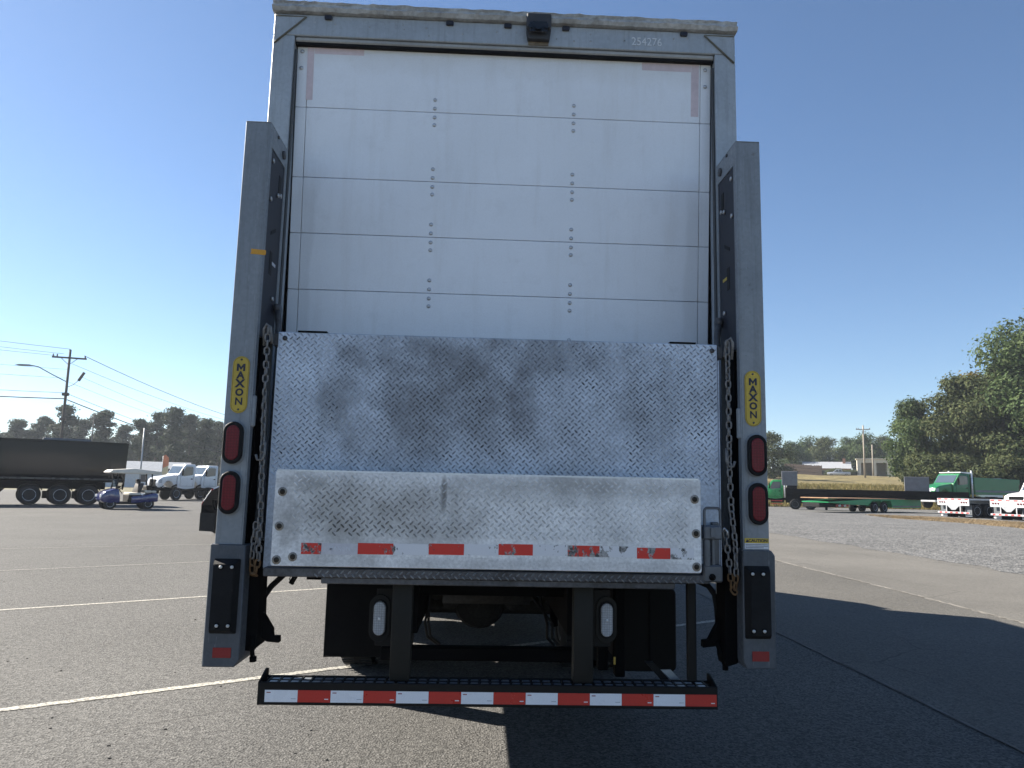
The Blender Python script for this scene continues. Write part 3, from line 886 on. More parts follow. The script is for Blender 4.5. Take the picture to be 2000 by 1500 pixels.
    for z in zz:
        for x in (1.238, 1.188):
            MB().cyl((X(x), -0.3905, z), (X(x), -0.3882, z), 0.0125, 14).build('bolt_recess', M_CHASSIS, col)
            MB().cyl((X(x), -0.394, z), (X(x), -0.3906, z), 0.0075, 10).build('bumper_bolt', pbr('bolt_bright', (0.6, 0.6, 0.58), 0.45, 0.3), col)
    zr = 0.779 if s < 0 else 0.794
    MB().box(X(1.263) if s < 0 else 1.197, X(1.182) if s < 0 else 1.276, -0.341, -0.3388, zr - 0.022, zr + 0.022).build('reflector', M_REFL, col)
    if s < 0:
        bm = bmesh.new(); rnd = random.Random(2)
        pts = [(-1.228, 2.639), (-1.19, 2.637), (-1.156, 2.634), (-1.153, 2.645), (-1.155, 2.66), (-1.19, 2.662), (-1.226, 2.665), (-1.224, 2.65)]
        MB().prism(pts, -0.3252, -0.3266).build('orange_tape', M_ORANGE, col)
    else:
        MB().box(1.176, 1.291, -0.3262, -0.3275, 1.307, 1.330).build('caution_strip', M_YELLOW, col)
        MB().box(1.176, 1.291, -0.3262, -0.3275, 1.281, 1.3068).build('caution_panel', M_LABEL, col)
        lettering('caution_lettering', 'CAUTION', 0.0185, (1.240, -0.3282, 1.3185), FACE, M_INK, col, 0.0003, 0.0006, squeeze=1.1)
        MB().prism([(1.180, 1.311), (1.196, 1.311), (1.188, 1.326)], -0.3276, -0.3284).build('caution_triangle', M_INK, col)
        for k in range(3):
            MB().box(1.180, 1.287 - 0.02 * (k == 2), -0.3276, -0.3282, 1.2995 - k * 0.007, 1.3015 - k * 0.007).build('small_print', M_INK, col)
    return col
build_column(-1)
build_column(1)

def build_platform():
    p = MB().box(-1.084, 1.078, -0.27, -0.225, 1.14, 2.270, 0.004)
    # ribs behind
    for z in (1.3, 1.6, 1.9, 2.15):
        p.box(-1.07, 1.07, -0.2245, -0.17, z, z + 0.05)
    plat = p.build('lift_platform', M_PLAT, truck)
    lug_field('tread_lugs', -1.07, 1.065, 1.585, 2.262, -0.2702, 0.0168, M_LUG, plat, 1)
    for x0, x1 in ((-0.99, -0.85), (0.84, 0.97)):
        MB().box(x0, x1, -0.272, -0.235, 2.2705, 2.278).build('top_catch', M_CHASSIS, plat)
    for s in (-1, 1):
        MB().box(s * 1.0845, s * 1.105, -0.268, -0.23, 2.20, 2.262, 0.003).build('corner_tab', M_GRIM, plat)
        MB().cyl((s * 1.05, -0.2745, 2.238), (s * 1.05, -0.2702, 2.238), 0.012, 12).build('corner_bolt', M_GRIM, plat)
        MB().box(s * 1.079, s * 1.084, -0.271, -0.2255, 1.15, 2.19).build('side_rail', M_PLAT, plat)
    # bottom ledge
    e = MB().box(-1.06, 1.0, -0.352, -0.276, 1.118, 1.158, 0.004)
    le = e.build('platform_edge', M_GRIM, truck)
    lug_field('edge_lugs', -0.82, 0.99, 1.126, 1.156, -0.3522, 0.0168, pbr('edge_lug', (0.30, 0.31, 0.32), 0.45, 0.5, var=0.3, dirt=0.4, dcol=(0.08, 0.05, 0.03)), le, 4)
    MB().box(-0.80, 0.84, -0.335, -0.25, 1.088, 1.1175, 0.004).build('lower_channel', M_GRIM, le)
    # folded flap
    pts = rrect(-1.024, 0.955, 1.168, 1.602, 0.012)
    fl = MB().prism(pts, -0.374, -0.358, 'y', 0.0025).build('ramp_flap', M_FLAP, truck)
    lug_field('flap_lugs', -0.93, 0.90, 1.315, 1.575, -0.3742, 0.0185, M_FLUG, fl, 6, skip=0.05, h=0.0026, L=0.0265, W=0.0078, rows=True)
    MB().box(-1.018, 0.945, -0.3745, -0.3735, 1.596, 1.6035).build('flap_edge', pbr('edge_bright', (0.72, 0.74, 0.76), 0.35, 0.4), fl)
    for x, z in ((-0.989, 1.502), (-0.994, 1.346), (-0.997, 1.195), (0.925, 1.507), (0.93, 1.349), (0.931, 1.197), (-0.925, 1.21)):
        MB().cyl((x, -0.3748, z), (x, -0.3738, z), 0.021 if x > -0.95 or x < -0.96 else 0.01, 12).build('bolt_stain', pbr('bolt_grime', (0.30, 0.27, 0.23), 0.8, var=0.3, fine=0.3), fl)
        MB().cyl((x, -0.376, z), (x, -0.3749, z), 0.0125 if x > -0.95 or x < -0.96 else 0.007, 12).build('bolt_hole', pbr('hole_dark', (0.035, 0.028, 0.02), 0.9), fl)
    # worn conspicuity tape: red and white pieces
    reds = [(-0.889, -0.798, 1.248), (-0.633, -0.472, 1.252), (-0.310, -0.149, 1.256), (0.010, 0.168, 1.260), (0.329, 0.477, 1.259), (0.652, 0.808, 1.255)]
    for i, (a, b_, z) in enumerate(reds):
        MB().box(a, b_, -0.3752, -0.3743, z - 0.025, z + 0.025).build('reflective_tape', M_SCUFR2 if i in (0, 4, 5) else M_SCUFR, fl)
        nx = reds[i + 1][0] if i < 5 else 0.92
        MB().box(b_ + 0.001, nx - 0.001, -0.3752, -0.3743, z - 0.025, z + 0.025).build('reflective_tape', M_PALEW if i == 0 else M_SCUFW2 if i >= 4 else M_SCUFW, fl)
    lettering('tape_lettering', 'MAXON', 0.026, (-0.715, -0.3756, 1.25), FACE, M_LABEL, fl, 0.0003, 0.0004)
    # hinge and latch on the right of the flap
    h = MB()
    h.tube([(x, -0.352, z) for x, z in rrect(0.977, 1.052, 1.372, 1.468, 0.016)], 0.0065, 6, closed=True)
    h.box(0.972, 1.056, -0.368, -0.30, 1.322, 1.386, 0.006)
    h.box(1.0, 1.02, -0.378, -0.368, 1.33, 1.38, 0.004)
    h.cyl((0.988, -0.345, 1.2), (0.988, -0.345, 1.321), 0.017, 12).cyl((1.02, -0.34, 1.2), (1.02, -0.34, 1.321), 0.010, 12)
    h.cyl((0.988, -0.345, 1.245), (0.988, -0.345, 1.251), 0.020, 12)
    h.box(0.968, 1.06, -0.36, -0.29, 1.125, 1.205, 0.008)
    h.box(1.03, 1.062, -0.3, -0.272, 1.13, 1.4, 0.003)
    hg = h.build('flap_hinge', pbr('hinge_steel', (0.12, 0.13, 0.145), 0.5, 0.5, var=0.3, dirt=0.4), truck)
    MB().tube([(1.062, -0.33, 1.35), (1.078, -0.335, 1.375), (1.092, -0.335, 1.36), (1.09, -0.335, 1.34)], 0.006, 6).build('spring_end', M_STEEL, hg)
    MB().cyl((1.008, -0.364, 1.15), (1.008, -0.3602, 1.15), 0.016, 12).build('pivot_pin', M_CHASSIS, hg)
build_platform()

def build_chains():
    for s in (-1, 1):
        sh = MB()
        sh.tube([(s * 1.135, -0.31, 2.19), (s * 1.137, -0.325, 2.27), (s * 1.125, -0.33, 2.292), (s * 1.108, -0.325, 2.28), (s * 1.10, -0.31, 2.20)], 0.0075, 8)
        c = sh.build('lift_chain', M_RUST, truck)
        if s < 0:
            chain(c, [(-1.117, -0.33, 2.26), (-1.112, -0.335, 1.98), (-1.101, -0.34, 1.66), (-1.093, -0.335, 1.40), (-1.090, -0.33, 1.20), (-1.10, -0.32, 1.12), (-1.118, -0.31, 1.12), (-1.125, -0.315, 1.20), (-1.112, -0.325, 1.37)], 1.2, 3)
        else:
            chain(c, [(1.108, -0.33, 2.26), (1.108, -0.335, 1.98), (1.105, -0.34, 1.66), (1.112, -0.335, 1.47), (1.128, -0.335, 1.30), (1.132, -0.33, 1.15), (1.125, -0.325, 1.08), (1.11, -0.32, 1.10), (1.10, -0.325, 1.22), (1.085, -0.33, 1.345)], 1.16, 4)
        lk = 1.70 if s < 0 else 1.72
        MB().tube([(s * 1.09, -0.345, lk + 0.03), (s * 1.09, -0.345, lk - 0.03), (s * 1.10, -0.345, lk - 0.055), (s * 1.122, -0.345, lk - 0.055), (s * 1.13, -0.345, lk - 0.03)], 0.0065, 6).build('chain_hook', M_RUST, c)
build_chains()

def build_bumper():
    b = MB()
    b.box(-1.063, 1.044, -0.300, -0.285, 0.546, 0.645, 0.003)
    b.box(-1.063, 1.044, -0.284, -0.18, 0.546, 0.556, 0.002)
    b.box(-1.063, 1.044, -0.18, -0.165, 0.556, 0.645, 0.002)
    for x in (-1.063, 1.034):
        b.prism([(-0.301, 0.546), (-0.164, 0.546), (-0.164, 0.675), (-0.19, 0.682), (-0.301, 0.646)], x, x + 0.010, 'x', 0.001)
    bu = b.build('rear_bumper', M_BLACK, truck)
    # step grating: slanted bars between the two rails
    bar = MB().box(-0.004, 0.004, -0.284, -0.181, 0.628, 0.643, 0.001).mesh('step_bar', M_BLACK)
    x = -1.03
    while x < 1.03:
        link('step_bar', bar, bu, loc=(x + 0.0, 0.0, 0.0), rot=(0, 0, 0))
        x += 0.0485
    MB().box(-1.05, 1.033, -0.236, -0.228, 0.629, 0.642).build('step_rail', M_BLACK, bu)
    tread = MB().prism([(-0.018, -0.279), (0.018, -0.279), (0.018, -0.240), (-0.018, -0.240)], 0.630, 0.640, 'z', 0.002).prism([(-0.018, -0.225), (0.018, -0.225), (0.018, -0.186), (-0.018, -0.186)], 0.630, 0.640, 'z', 0.002).mesh('step_plate', pbr('step_sky_sheen', (0.20, 0.22, 0.25), 0.35, 0.3, var=0.2, dirt=0.3))  # blue-grey base colour stands in for sky reflected on the black step
    x = -1.03 + 0.02425
    while x < 1.0:
        link('step_plate', tread, bu, loc=(x, 0, 0)); x += 0.0485
    w = (1.040 + 1.030) / 14
    for k in range(14):
        x0 = -1.030 + k * w
        sg = MB().box(x0, x0 + w - 0.0008, -0.3012, -0.3003, 0.5600, 0.6120).build('reflective_tape', M_TAPER if k % 2 else M_TAPEW, bu)
        if k % 2 == 0:
            MB().box(x0 + 0.008, x0 + 0.026, -0.3016, -0.3013, 0.5995, 0.6035).build('tape_print', pbr('print_maroon', (0.25, 0.03, 0.05), 0.5), bu)
            MB().box(x0 + 0.118, x0 + 0.140, -0.3016, -0.3013, 0.5735, 0.576).build('tape_print', pbr('print_grey', (0.35, 0.37, 0.42), 0.5), bu)
        else:
            MB().box(x0 + 0.120, x0 + 0.138, -0.3016, -0.3013, 0.572, 0.576).build('tape_print', M_TAPEW, bu)
    POST = pbr('post_paint', (0.015, 0.0142, 0.0118), 0.6, var=0.2, dirt=0.2, dcol=(0.03, 0.027, 0.024), spec=0.25)
    for x in (-0.432, 0.422):
        MB().box(x - 0.047, x + 0.047, -0.26, -0.19, 0.6465, 1.10, 0.006, 2).build('bumper_post', POST, truck)
    for x, z in ((-0.548, 0.907), (0.550, 0.915)):
        s = -1 if x < 0 else 1
        pl = MB().stadium(x, z, 0.10, 0.222, -0.148, -0.138, 10, 0.002).build('reverse_lamp', POST if s > 0 else M_BLACK, truck)
        MB().stadium(x, z, 0.072, 0.176, -0.156, -0.1485, 10, 0.003).build('lamp_grommet', M_RUBBER, pl)
        MB().stadium(x, z, 0.057, 0.158, -0.163, -0.152, 10, 0.004).build('lamp_lens', M_CLEAR, pl)
        MB().cyl((x, -0.165, z + 0.0), (x, -0.1632, z + 0.0), 0.007, 10).build('bulb_spot', pbr('bulb_bright', (0.85, 0.86, 0.86), 0.2, coat=0.5), pl)
        MB().box(x + s * -0.06, x + s * 0.02, -0.137, -0.13, z - 0.13, z + 0.14, 0.003).build('lamp_bracket', M_BLACK, pl)
build_bumper()

def wheel_meshes(r=0.5, w=0.28, hub=0.29, rim_mat=None, n=28):
    """tyre and rim about the X axis, outer face towards -X"""
    t = MB().lathe([(hub, -w / 2 + 0.02), (hub + 0.02, -w / 2), (r - 0.06, -w / 2), (r - 0.015, -w / 2 + 0.03), (r, -w / 2 + 0.06), (r, w / 2 - 0.06), (r - 0.015, w / 2 - 0.03), (r - 0.06, w / 2), (hub, w / 2)], 'x', n=n)
    for k in range(n * 2):
        a = 2 * math.pi * k / (n * 2)
        for sx in (-1, 1):
            m = Matrix.Rotation(a, 4, 'X')
            t.box(sx * 0.02, sx * (w / 2 - 0.02), -0.012, 0.012, r - 0.004, r + 0.008)
            vs_ = t.bm.verts[-8:]
            for v in vs_:
                v.co = m @ v.co
    tm = t.mesh('wheel', M_TYRE, 40)
    rm = MB().lathe([(0.0, -w / 2 + 0.03), (0.055, -w / 2 + 0.02), (0.065, -w / 2 + 0.05), (0.13, -w / 2 + 0.06), (0.15, -w / 2 + 0.09), (hub - 0.06, -w / 2 + 0.085), (hub - 0.03, -w / 2 + 0.03), (hub - 0.005, -w / 2 + 0.005), (hub + 0.006, -w / 2 + 0.012), (hub, w / 2 - 0.05), (0.0, w / 2 - 0.06)], 'x', n=n)
    for k in range(10):
        a = 2 * math.pi * k / 10
        y, z = 0.105 * math.cos(a), 0.105 * math.sin(a)
        rm.cyl((-w / 2 + 0.03, y, z), (-w / 2 + 0.058, y, z), 0.013, 6)
    rmm = rm.mesh('rim', rim_mat or M_CHROME, 40)
    hm = MB()
    for k in range(8):
        a = 2 * math.pi * (k + 0.5) / 8
        y, z = 0.185 * math.cos(a), 0.185 * math.sin(a)
        hm.cyl((-w / 2 + 0.0825, y, z), (-w / 2 + 0.088, y, z), 0.03, 10)
    return tm, rmm, hm.mesh('hand_hole', M_CHASSIS)
WH = wheel_meshes()
WHB = wheel_meshes(rim_mat=pbr('dull_rim', (0.16, 0.165, 0.17), 0.5, 0.5))
def wheel(parent, loc, rz=0.0, kind=None, scale=1.0):
    t, rm, hm = kind or WH
    o = link('wheel', t, parent, loc=loc, rot=(0, 0, rz), scale=(scale,) * 3)
    link('rim', rm, o); link('hand_hole', hm, o)
    return o

def build_underbody():
    for s in (-1, 1):
        MB().box(s * 0.38, s * 0.46, 0.05, 8.9, 0.80, 1.05, 0.004).build('chassis_rail', M_CHASSIS, truck)
    MB().box(-0.6, 0.56, 0.35, 0.43, 0.60, 0.67, 0.006).build('cross_tube', M_CHASSIS, truck)
    for y in (0.2, 1.3, 4.2):
        MB().box(-0.379, 0.379, y, y + 0.07, 0.97 if y < 1 else 0.9, 1.04).build('frame_crossmember', M_CHASSIS, truck)
    ax = MB()
    ax.cyl((-1.0, 2.95, 0.5), (1.0, 2.95, 0.5), 0.075, 14)
    ax.lathe([(0.0, -0.19), (0.12, -0.18), (0.2, -0.12), (0.235, 0.0), (0.2, 0.12), (0.12, 0.24), (0.05, 0.4)], 'y', (-0.06, 2.95, 0.53), 20)
    DUST = pbr('dusty_steel', (0.030, 0.029, 0.028), 0.8, var=0.35, fine=0.3, dirt=0.6, dcol=(0.015, 0.014, 0.012), dscale=8, spec=0.2)
    axo = ax.build('rear_axle', DUST, truck)
    MB().box(-0.32, 0.2, 2.42, 2.46, 0.66, 0.70).prism([(-0.2, 0.66), (0.1, 0.66), (0.06, 0.76), (-0.02, 0.86), (-0.12, 0.86), (-0.16, 0.76)], 2.46, 2.475).build('axle_bracket', DUST, axo)
    for s in (-1, 1):
        sp = MB()
        for k in range(5):
            sp.tube([(s * 0.52, 2.95 + t * (0.8 - k * 0.12), 0.62 + k * -0.016 + 0.14 * t * t) for t in (-1, -.66, -.33, 0, .33, .66, 1)], 0.028, 6)
        sp.build('leaf_spring', DUST, truck)
        MB().tube([(s * 0.50, 2.3, 1.0), (s * 0.56, 2.45, 0.42)], 0.032, 10).build('shock_absorber', M_CHASSIS, truck)
    for x in (-1.08, -0.79):
        wheel(truck, (x, 2.95, 0.5), 0.0 if x < -1 else math.pi, WHB)
    for x in (1.08, 0.79):
        wheel(truck, (x, 2.95, 0.5), math.pi if x > 1 else 0.0, WHB)
    wheel(truck, (-1.07, 9.9, 0.5), 0.0, WHB); wheel(truck, (1.07, 9.9, 0.5), math.pi, WHB)
    for s in (-1, 1):
        if s < 0:
            x0, x1 = -1.212, -0.70
        else:
            x0, x1 = 0.70, 1.212
        bm = MB()
        bm.prism([(x0, 0.262), (x1, 0.268), (x1, 1.04), (x0, 1.04)], 1.93, 1.942, 'y', 0.002)
        bm.build('mud_flap', pbr('mud_flap_rubber', (0.006, 0.006, 0.0065), 0.7, var=0.3, dirt=0.4, dcol=(0.016, 0.0155, 0.015), dscale=6, spec=0.08), truck)
    for x, y, z in ((-0.30, 2.5, 0.60), (0.22, 2.5, 0.60), (-0.42, 2.62, 0.66), (0.36, 2.62, 0.66)):
        MB().cyl((x, y, z), (x, y + 0.14, z), 0.075, 14).build('brake_chamber', DUST, truck)
    MB().cyl((-0.33, 1.75, 0.80), (0.3, 1.75, 0.80), 0.11, 16).build('air_tank', DUST, truck)
    for x0 in (-0.36, -0.2, 0.12, 0.3):
        MB().tube([(x0, 1.6, 1.0), (x0 + 0.04, 1.9, 0.82), (x0 - 0.02, 2.2, 0.72), (x0 * 0.8, 2.5, 0.66)], 0.011, 6).build('brake_hose', M_GRIM, truck)
    # equipment box hung on the right
    pts = rrect(0.815, 1.155, 0.44, 0.94, 0.035)
    bx = MB().prism(pts, 0.85, 1.6, 'y', 0.006).build('equipment_box', pbr('box_black', (0.005, 0.0048, 0.0045), 0.5, var=0.3, dirt=0.25, dcol=(0.010, 0.009, 0.0075), spec=0.1), truck)
    MB().box(0.985, 0.992, 0.842, 0.849, 0.46, 0.92).build('box_seam', M_CHASSIS, bx)
    MB().prism(rrect(0.9, 1.1, 0.94, 0.985, 0.02), 0.86, 1.5, 'y', 0.004).build('box_lid', pbr('lid_sky_sheen', (0.10, 0.12, 0.14), 0.35), bx)  # lid colour carries the pale sky reflection off the black box top
    MB().box(0.63, 0.68, 0.05, 0.13, 0.60, 1.04, 0.004).box(0.55, 0.60, 0.1, 0.16, 0.62, 0.82, 0.004).build('hanger_strap', M_CHASSIS, truck)
    MB().box(0.591, 0.600, -0.12, -0.11, 0.70, 0.735).build('brass_fitting', pbr('brass', (0.35, 0.26, 0.06), 0.4, 0.6), truck)
    # access step on the right behind the bumper
    st = MB().box(0.931, 0.972, -0.22, -0.18, 0.646, 1.121, 0.005).box(0.80, 0.9305, -0.219, -0.181, 1.100, 1.121, 0.004)
    st.build('step_frame', M_BLACK, truck)
    MB().prism([(0.826, 0.674), (0.876, 0.675), (0.939, 0.612), (0.896, 0.612)], -0.105, -0.095).build('step_brace', pbr('alloy_brace', (0.45, 0.48, 0.5), 0.4, 0.5), truck)
    MB().prism([(0.76, 0.70), (0.80, 0.70), (0.885, 0.612), (0.84, 0.612)], -0.09, -0.03).build('step_brace', M_BLACK, truck)
    # slider ends, hook arms and hoses beneath the columns
    al = MB().prism([(-1.11, 0.943), (-1.098, 0.938), (-1.044, 0.856), (-1.041, 0.824), (-1.011, 0.824), (-1.009, 0.794), (-1.068, 0.799), (-1.111, 0.831), (-1.137, 0.94)], -0.19, -0.15, 'y', 0.002)
    al.build('platform_hook', M_CHASSIS, truck)
    ar = MB().prism([(1.111, 0.948), (1.094, 0.925), (1.069, 0.886), (1.042, 0.835), (1.012, 0.831), (1.011, 0.798), (1.068, 0.805), (1.088, 0.812), (1.117, 0.855)], -0.19, -0.15, 'y', 0.002)
    ar.build('platform_hook', M_CHASSIS, truck)
    MB().prism([(-1.20, 1.26), (-1.10, 1.26), (-1.10, 1.09), (-1.090, 0.79), (-1.118, 0.767), (-1.148, 0.77), (-1.20, 0.772)], -0.25, -0.12, 'y', 0.004).build('slider', M_CHASSIS, truck)
    MB().prism([(1.105, 1.26), (1.20, 1.26), (1.192, 1.12), (1.16, 0.74), (1.107, 0.724), (1.099, 0.762)], -0.25, -0.12, 'y', 0.004).build('slider', M_CHASSIS, truck)
    MB().tube([(-1.111, -0.25, 0.84), (-1.116, -0.25, 0.78), (-1.108, -0.25, 0.735)], 0.011, 8).cyl((-1.108, -0.25, 0.745), (-1.106, -0.25, 0.722), 0.016, 10).build('slider_pin', M_CHASSIS, truck)
    MB().tube([(1.075, -0.2, 0.83), (1.10, -0.2, 0.77), (1.115, -0.2, 0.72)], 0.013, 8).cyl((1.115, -0.2, 0.745), (1.115, -0.2, 0.70), 0.014, 10).build('slider_pin', M_CHASSIS, truck)
    MB().tube([(-0.97, 0.1, 1.14), (-1.027, -0.1, 1.098), (-1.085, -0.1, 1.041), (-1.116, -0.1, 0.992), (-1.124, -0.1, 0.93), (-1.14, -0.1, 0.86)], 0.014, 8).build('hydraulic_hose', M_RUBBER, truck)
    MB().tube([(-0.95, 0.0, 1.13), (-0.965, -0.1, 1.104), (-0.992, -0.1, 1.055)], 0.013, 8).build('hydraulic_hose', M_RUBBER, truck)
    MB().tube([(-0.985, -0.1, 1.12), (-1.00, -0.1, 1.075), (-0.985, -0.1, 1.052), (-0.975, -0.1, 1.055)], 0.0025, 5).build('loose_wire', M_RUBBER, truck)
    MB().tube([(0.98, 0.0, 1.12), (1.022, -0.1, 1.097), (1.067, -0.1, 1.078), (1.098, -0.1, 1.035), (1.108, -0.1, 0.975), (1.113, -0.1, 0.90)], 0.013, 8).build('hydraulic_hose', M_RUBBER, truck)
    MB().tube([(1.00, 0.0, 1.13), (1.05, -0.08, 1.11), (1.10, -0.08, 1.05), (1.118, -0.08, 0.97), (1.118, -0.08, 0.9)], 0.011, 8).build('hydraulic_hose', M_RUBBER, truck)
    for k, (x0, x1) in enumerate(((0.16, 0.36), (0.26, 0.33), (-0.33, -0.36), (-0.3, -0.38))):
        MB().tube([(x0, 0.5, 1.04), ((x0 + x1) / 2 - 0.01, 0.55, 0.9), (x1, 0.6, 0.76), (x1 + 0.01, 0.7, 0.66), (x1 + 0.06, 0.8, 0.60)], 0.008, 6).build('air_line', M_RUBBER, truck)
    # cab ahead of the box
    cb = MB().prism([(8.75, 0.75), (11.6, 0.75), (11.7, 1.1), (11.65, 1.75), (10.5, 2.0), (10.0, 2.75), (8.75, 2.8)], -1.15, 1.15, 'x', 0.05, 2)
    cab = cb.build('cab', M_WALL, truck)
    MB().prism([(8.75, 2.82), (9.9, 2.82), (9.2, 3.6), (8.75, 3.7)], -1.0, 1.0, 'x', 0.05, 2).build('roof_fairing', M_WALL, cab)
    for s in (-1, 1):  # unseen; placed and sized to keep sun off the ground under the truck
        MB().box(s * 0.65, s * 1.2, 5.5, 8.3, 0.32, 1.0, 0.05, 2).build('sun_block_tank', M_CHASSIS, truck)
        MB().box(s * 0.72, s * 1.2, 4.03, 5.2, 0.30, 1.0, 0.03, 2).build('sun_block_box', M_CHASSIS, truck)
        MB().box(s * 0.70, s * 1.21, 3.74, 3.755, 0.26, 1.04).build('sun_block_flap', M_CHASSIS, truck)
build_underbody()

# ------------------------------------------------------------------ vehicles round about (local +X = forwards, Z up)
# side wheels on these have their axle along local Y: outer face towards -Y
def side_wheel(parent, x, y, r=0.5, kind=None, outer=-1):
    s = r / 0.5
    return wheel(parent, (x, y, r), R(90) if outer < 0 else R(-90), kind, s)
P_BLACKGLOSS = pbr('gloss_black', (0.003, 0.0035, 0.006), 0.12, var=0.0, fine=0.0, coat=0.0, spec=0.18, even=True)
P_WHITE = pbr('truck_white', (0.74, 0.75, 0.76), 0.3, var=0.05, coat=0.6)
P_GREEN = pbr('truck_green', (0.010, 0.145, 0.048), 0.35, var=0.1, coat=0.2)
P_BGREEN = pbr('bright_green', (0.012, 0.26, 0.07), 0.3, var=0.08, coat=0.4)
P_TRW = pbr('trailer_white', (0.40, 0.41, 0.43), 0.5, var=0.1, dirt=0.2)
P_BLUE = pbr('cart_blue', (0.012, 0.020, 0.12), 0.25, var=0.08, coat=1.0)
P_CREAM = pbr('cart_cream', (0.62, 0.58, 0.50), 0.5, var=0.08)
P_SILVER = pbr('pickup_silver', (0.55, 0.56, 0.60), 0.3, 0.3, var=0.05, coat=0.6)
P_ALU = pbr('trailer_alloy', (0.42, 0.43, 0.45), 0.4, 0.5, var=0.2, dirt=0.2)
P_GREYP = pbr('grey_panel', (0.15, 0.155, 0.17), 0.5, 0.2, var=0.15, dirt=0.25)
P_WOOD = pbr('deck_wood', (0.34, 0.20, 0.11), 0.8, var=0.25)
P_YEL = pbr('truck_yellow', (0.55, 0.32, 0.02), 0.4, var=0.1)
GLASS = glass_dark()
GLASSB = glass_dark('cab_glass', (0.05, 0.07, 0.09))

def dump_trailer():
    t = thing('dump_trailer', 'long glossy black dump trailer with three axles at the left edge', 'trailer', (-23.35, 38.65, 0), math.atan2(0.54, 0.84))
    # tub with gently bowed sides; local X along the length, camera side is -Y; wheels at x = -1.4, 0, 1.35
    sec = [(-1.30, 3.35), (-1.315, 2.6), (-1.30, 1.62), (-1.22, 1.45), (-1.05, 1.25), (1.05, 1.25), (1.22, 1.45), (1.30, 1.62), (1.315, 2.6), (1.30, 3.35)]
    tub = MB().prism(sec, -9.5, 2.95, 'x').build('tub', P_BLACKGLOSS, t, 12)
    for x in (2.2, 2.86):
        MB().box(x, x + 0.09, -1.345, -1.312, 1.5, 3.349, 0.01).build('side_post', P_BLACKGLOSS, tub)
    MB().box(-9.5, 3.0, -1.36, -1.262, 3.35, 3.47, 0.02).box(-9.5, 3.0, 1.262, 1.36, 3.35, 3.47, 0.02).build('top_rail', P_BLACKGLOSS, tub)
    MB().prism([(2.951, 1.0), (3.05, 1.0), (3.1, 3.45), (2.96, 3.45)], -1.3, 1.3).build('tailgate', P_BLACKGLOSS, tub)
    MB().box(-9.4, 2.9, -1.345, -1.25, 1.36, 1.46, 0.02).build('side_rub_rail', pbr('dark_rail', (0.035, 0.037, 0.042), 0.3, 0.3), tub)
    MB().box(-9.0, 2.2, -0.5, -0.35, 0.85, 1.24).box(-9.0, 2.2, 0.35, 0.5, 0.85, 1.24).build('frame', M_CHASSIS, t)
    for x in (-1.4, 0.0, 1.35):
        side_wheel(t, x, -1.08, 0.53)
        side_wheel(t, x, 1.08, 0.53, outer=1)
        f = MB()
        f.tube([(x + 0.62 * math.cos(a), -1.08, 0.53 + 0.62 * math.sin(a)) for a in [R(d) for d in (25, 50, 75, 105, 130, 155)]], 0.03, 6)
        f.build('fender', P_BLACKGLOSS, t)
        MB().cyl((x, -1.0, 0.53), (x, 1.0, 0.53), 0.07, 8).build('axle', M_CHASSIS, t)
    for x in (-0.72, 0.66):
        MB().box(x - 0.1, x + 0.1, -1.1, -0.95, 0.35, 0.75, 0.02).build('hanger', M_CHASSIS, t)
    MB().box(-3.6, -3.45, -0.9, -0.75, 0.05, 1.24).prism([(-2.75, 0.85), (-2.5, 0.85), (-3.0, 0.3), (-3.2, 0.3)], -0.9, -0.8).build('landing_leg', M_CHASSIS, t)
    MB().box(-1.0, 1.3, -0.3, 0.3, 3.47, 3.62, 0.04).build('tarp_roll', P_GREYP, t)
dump_trailer()

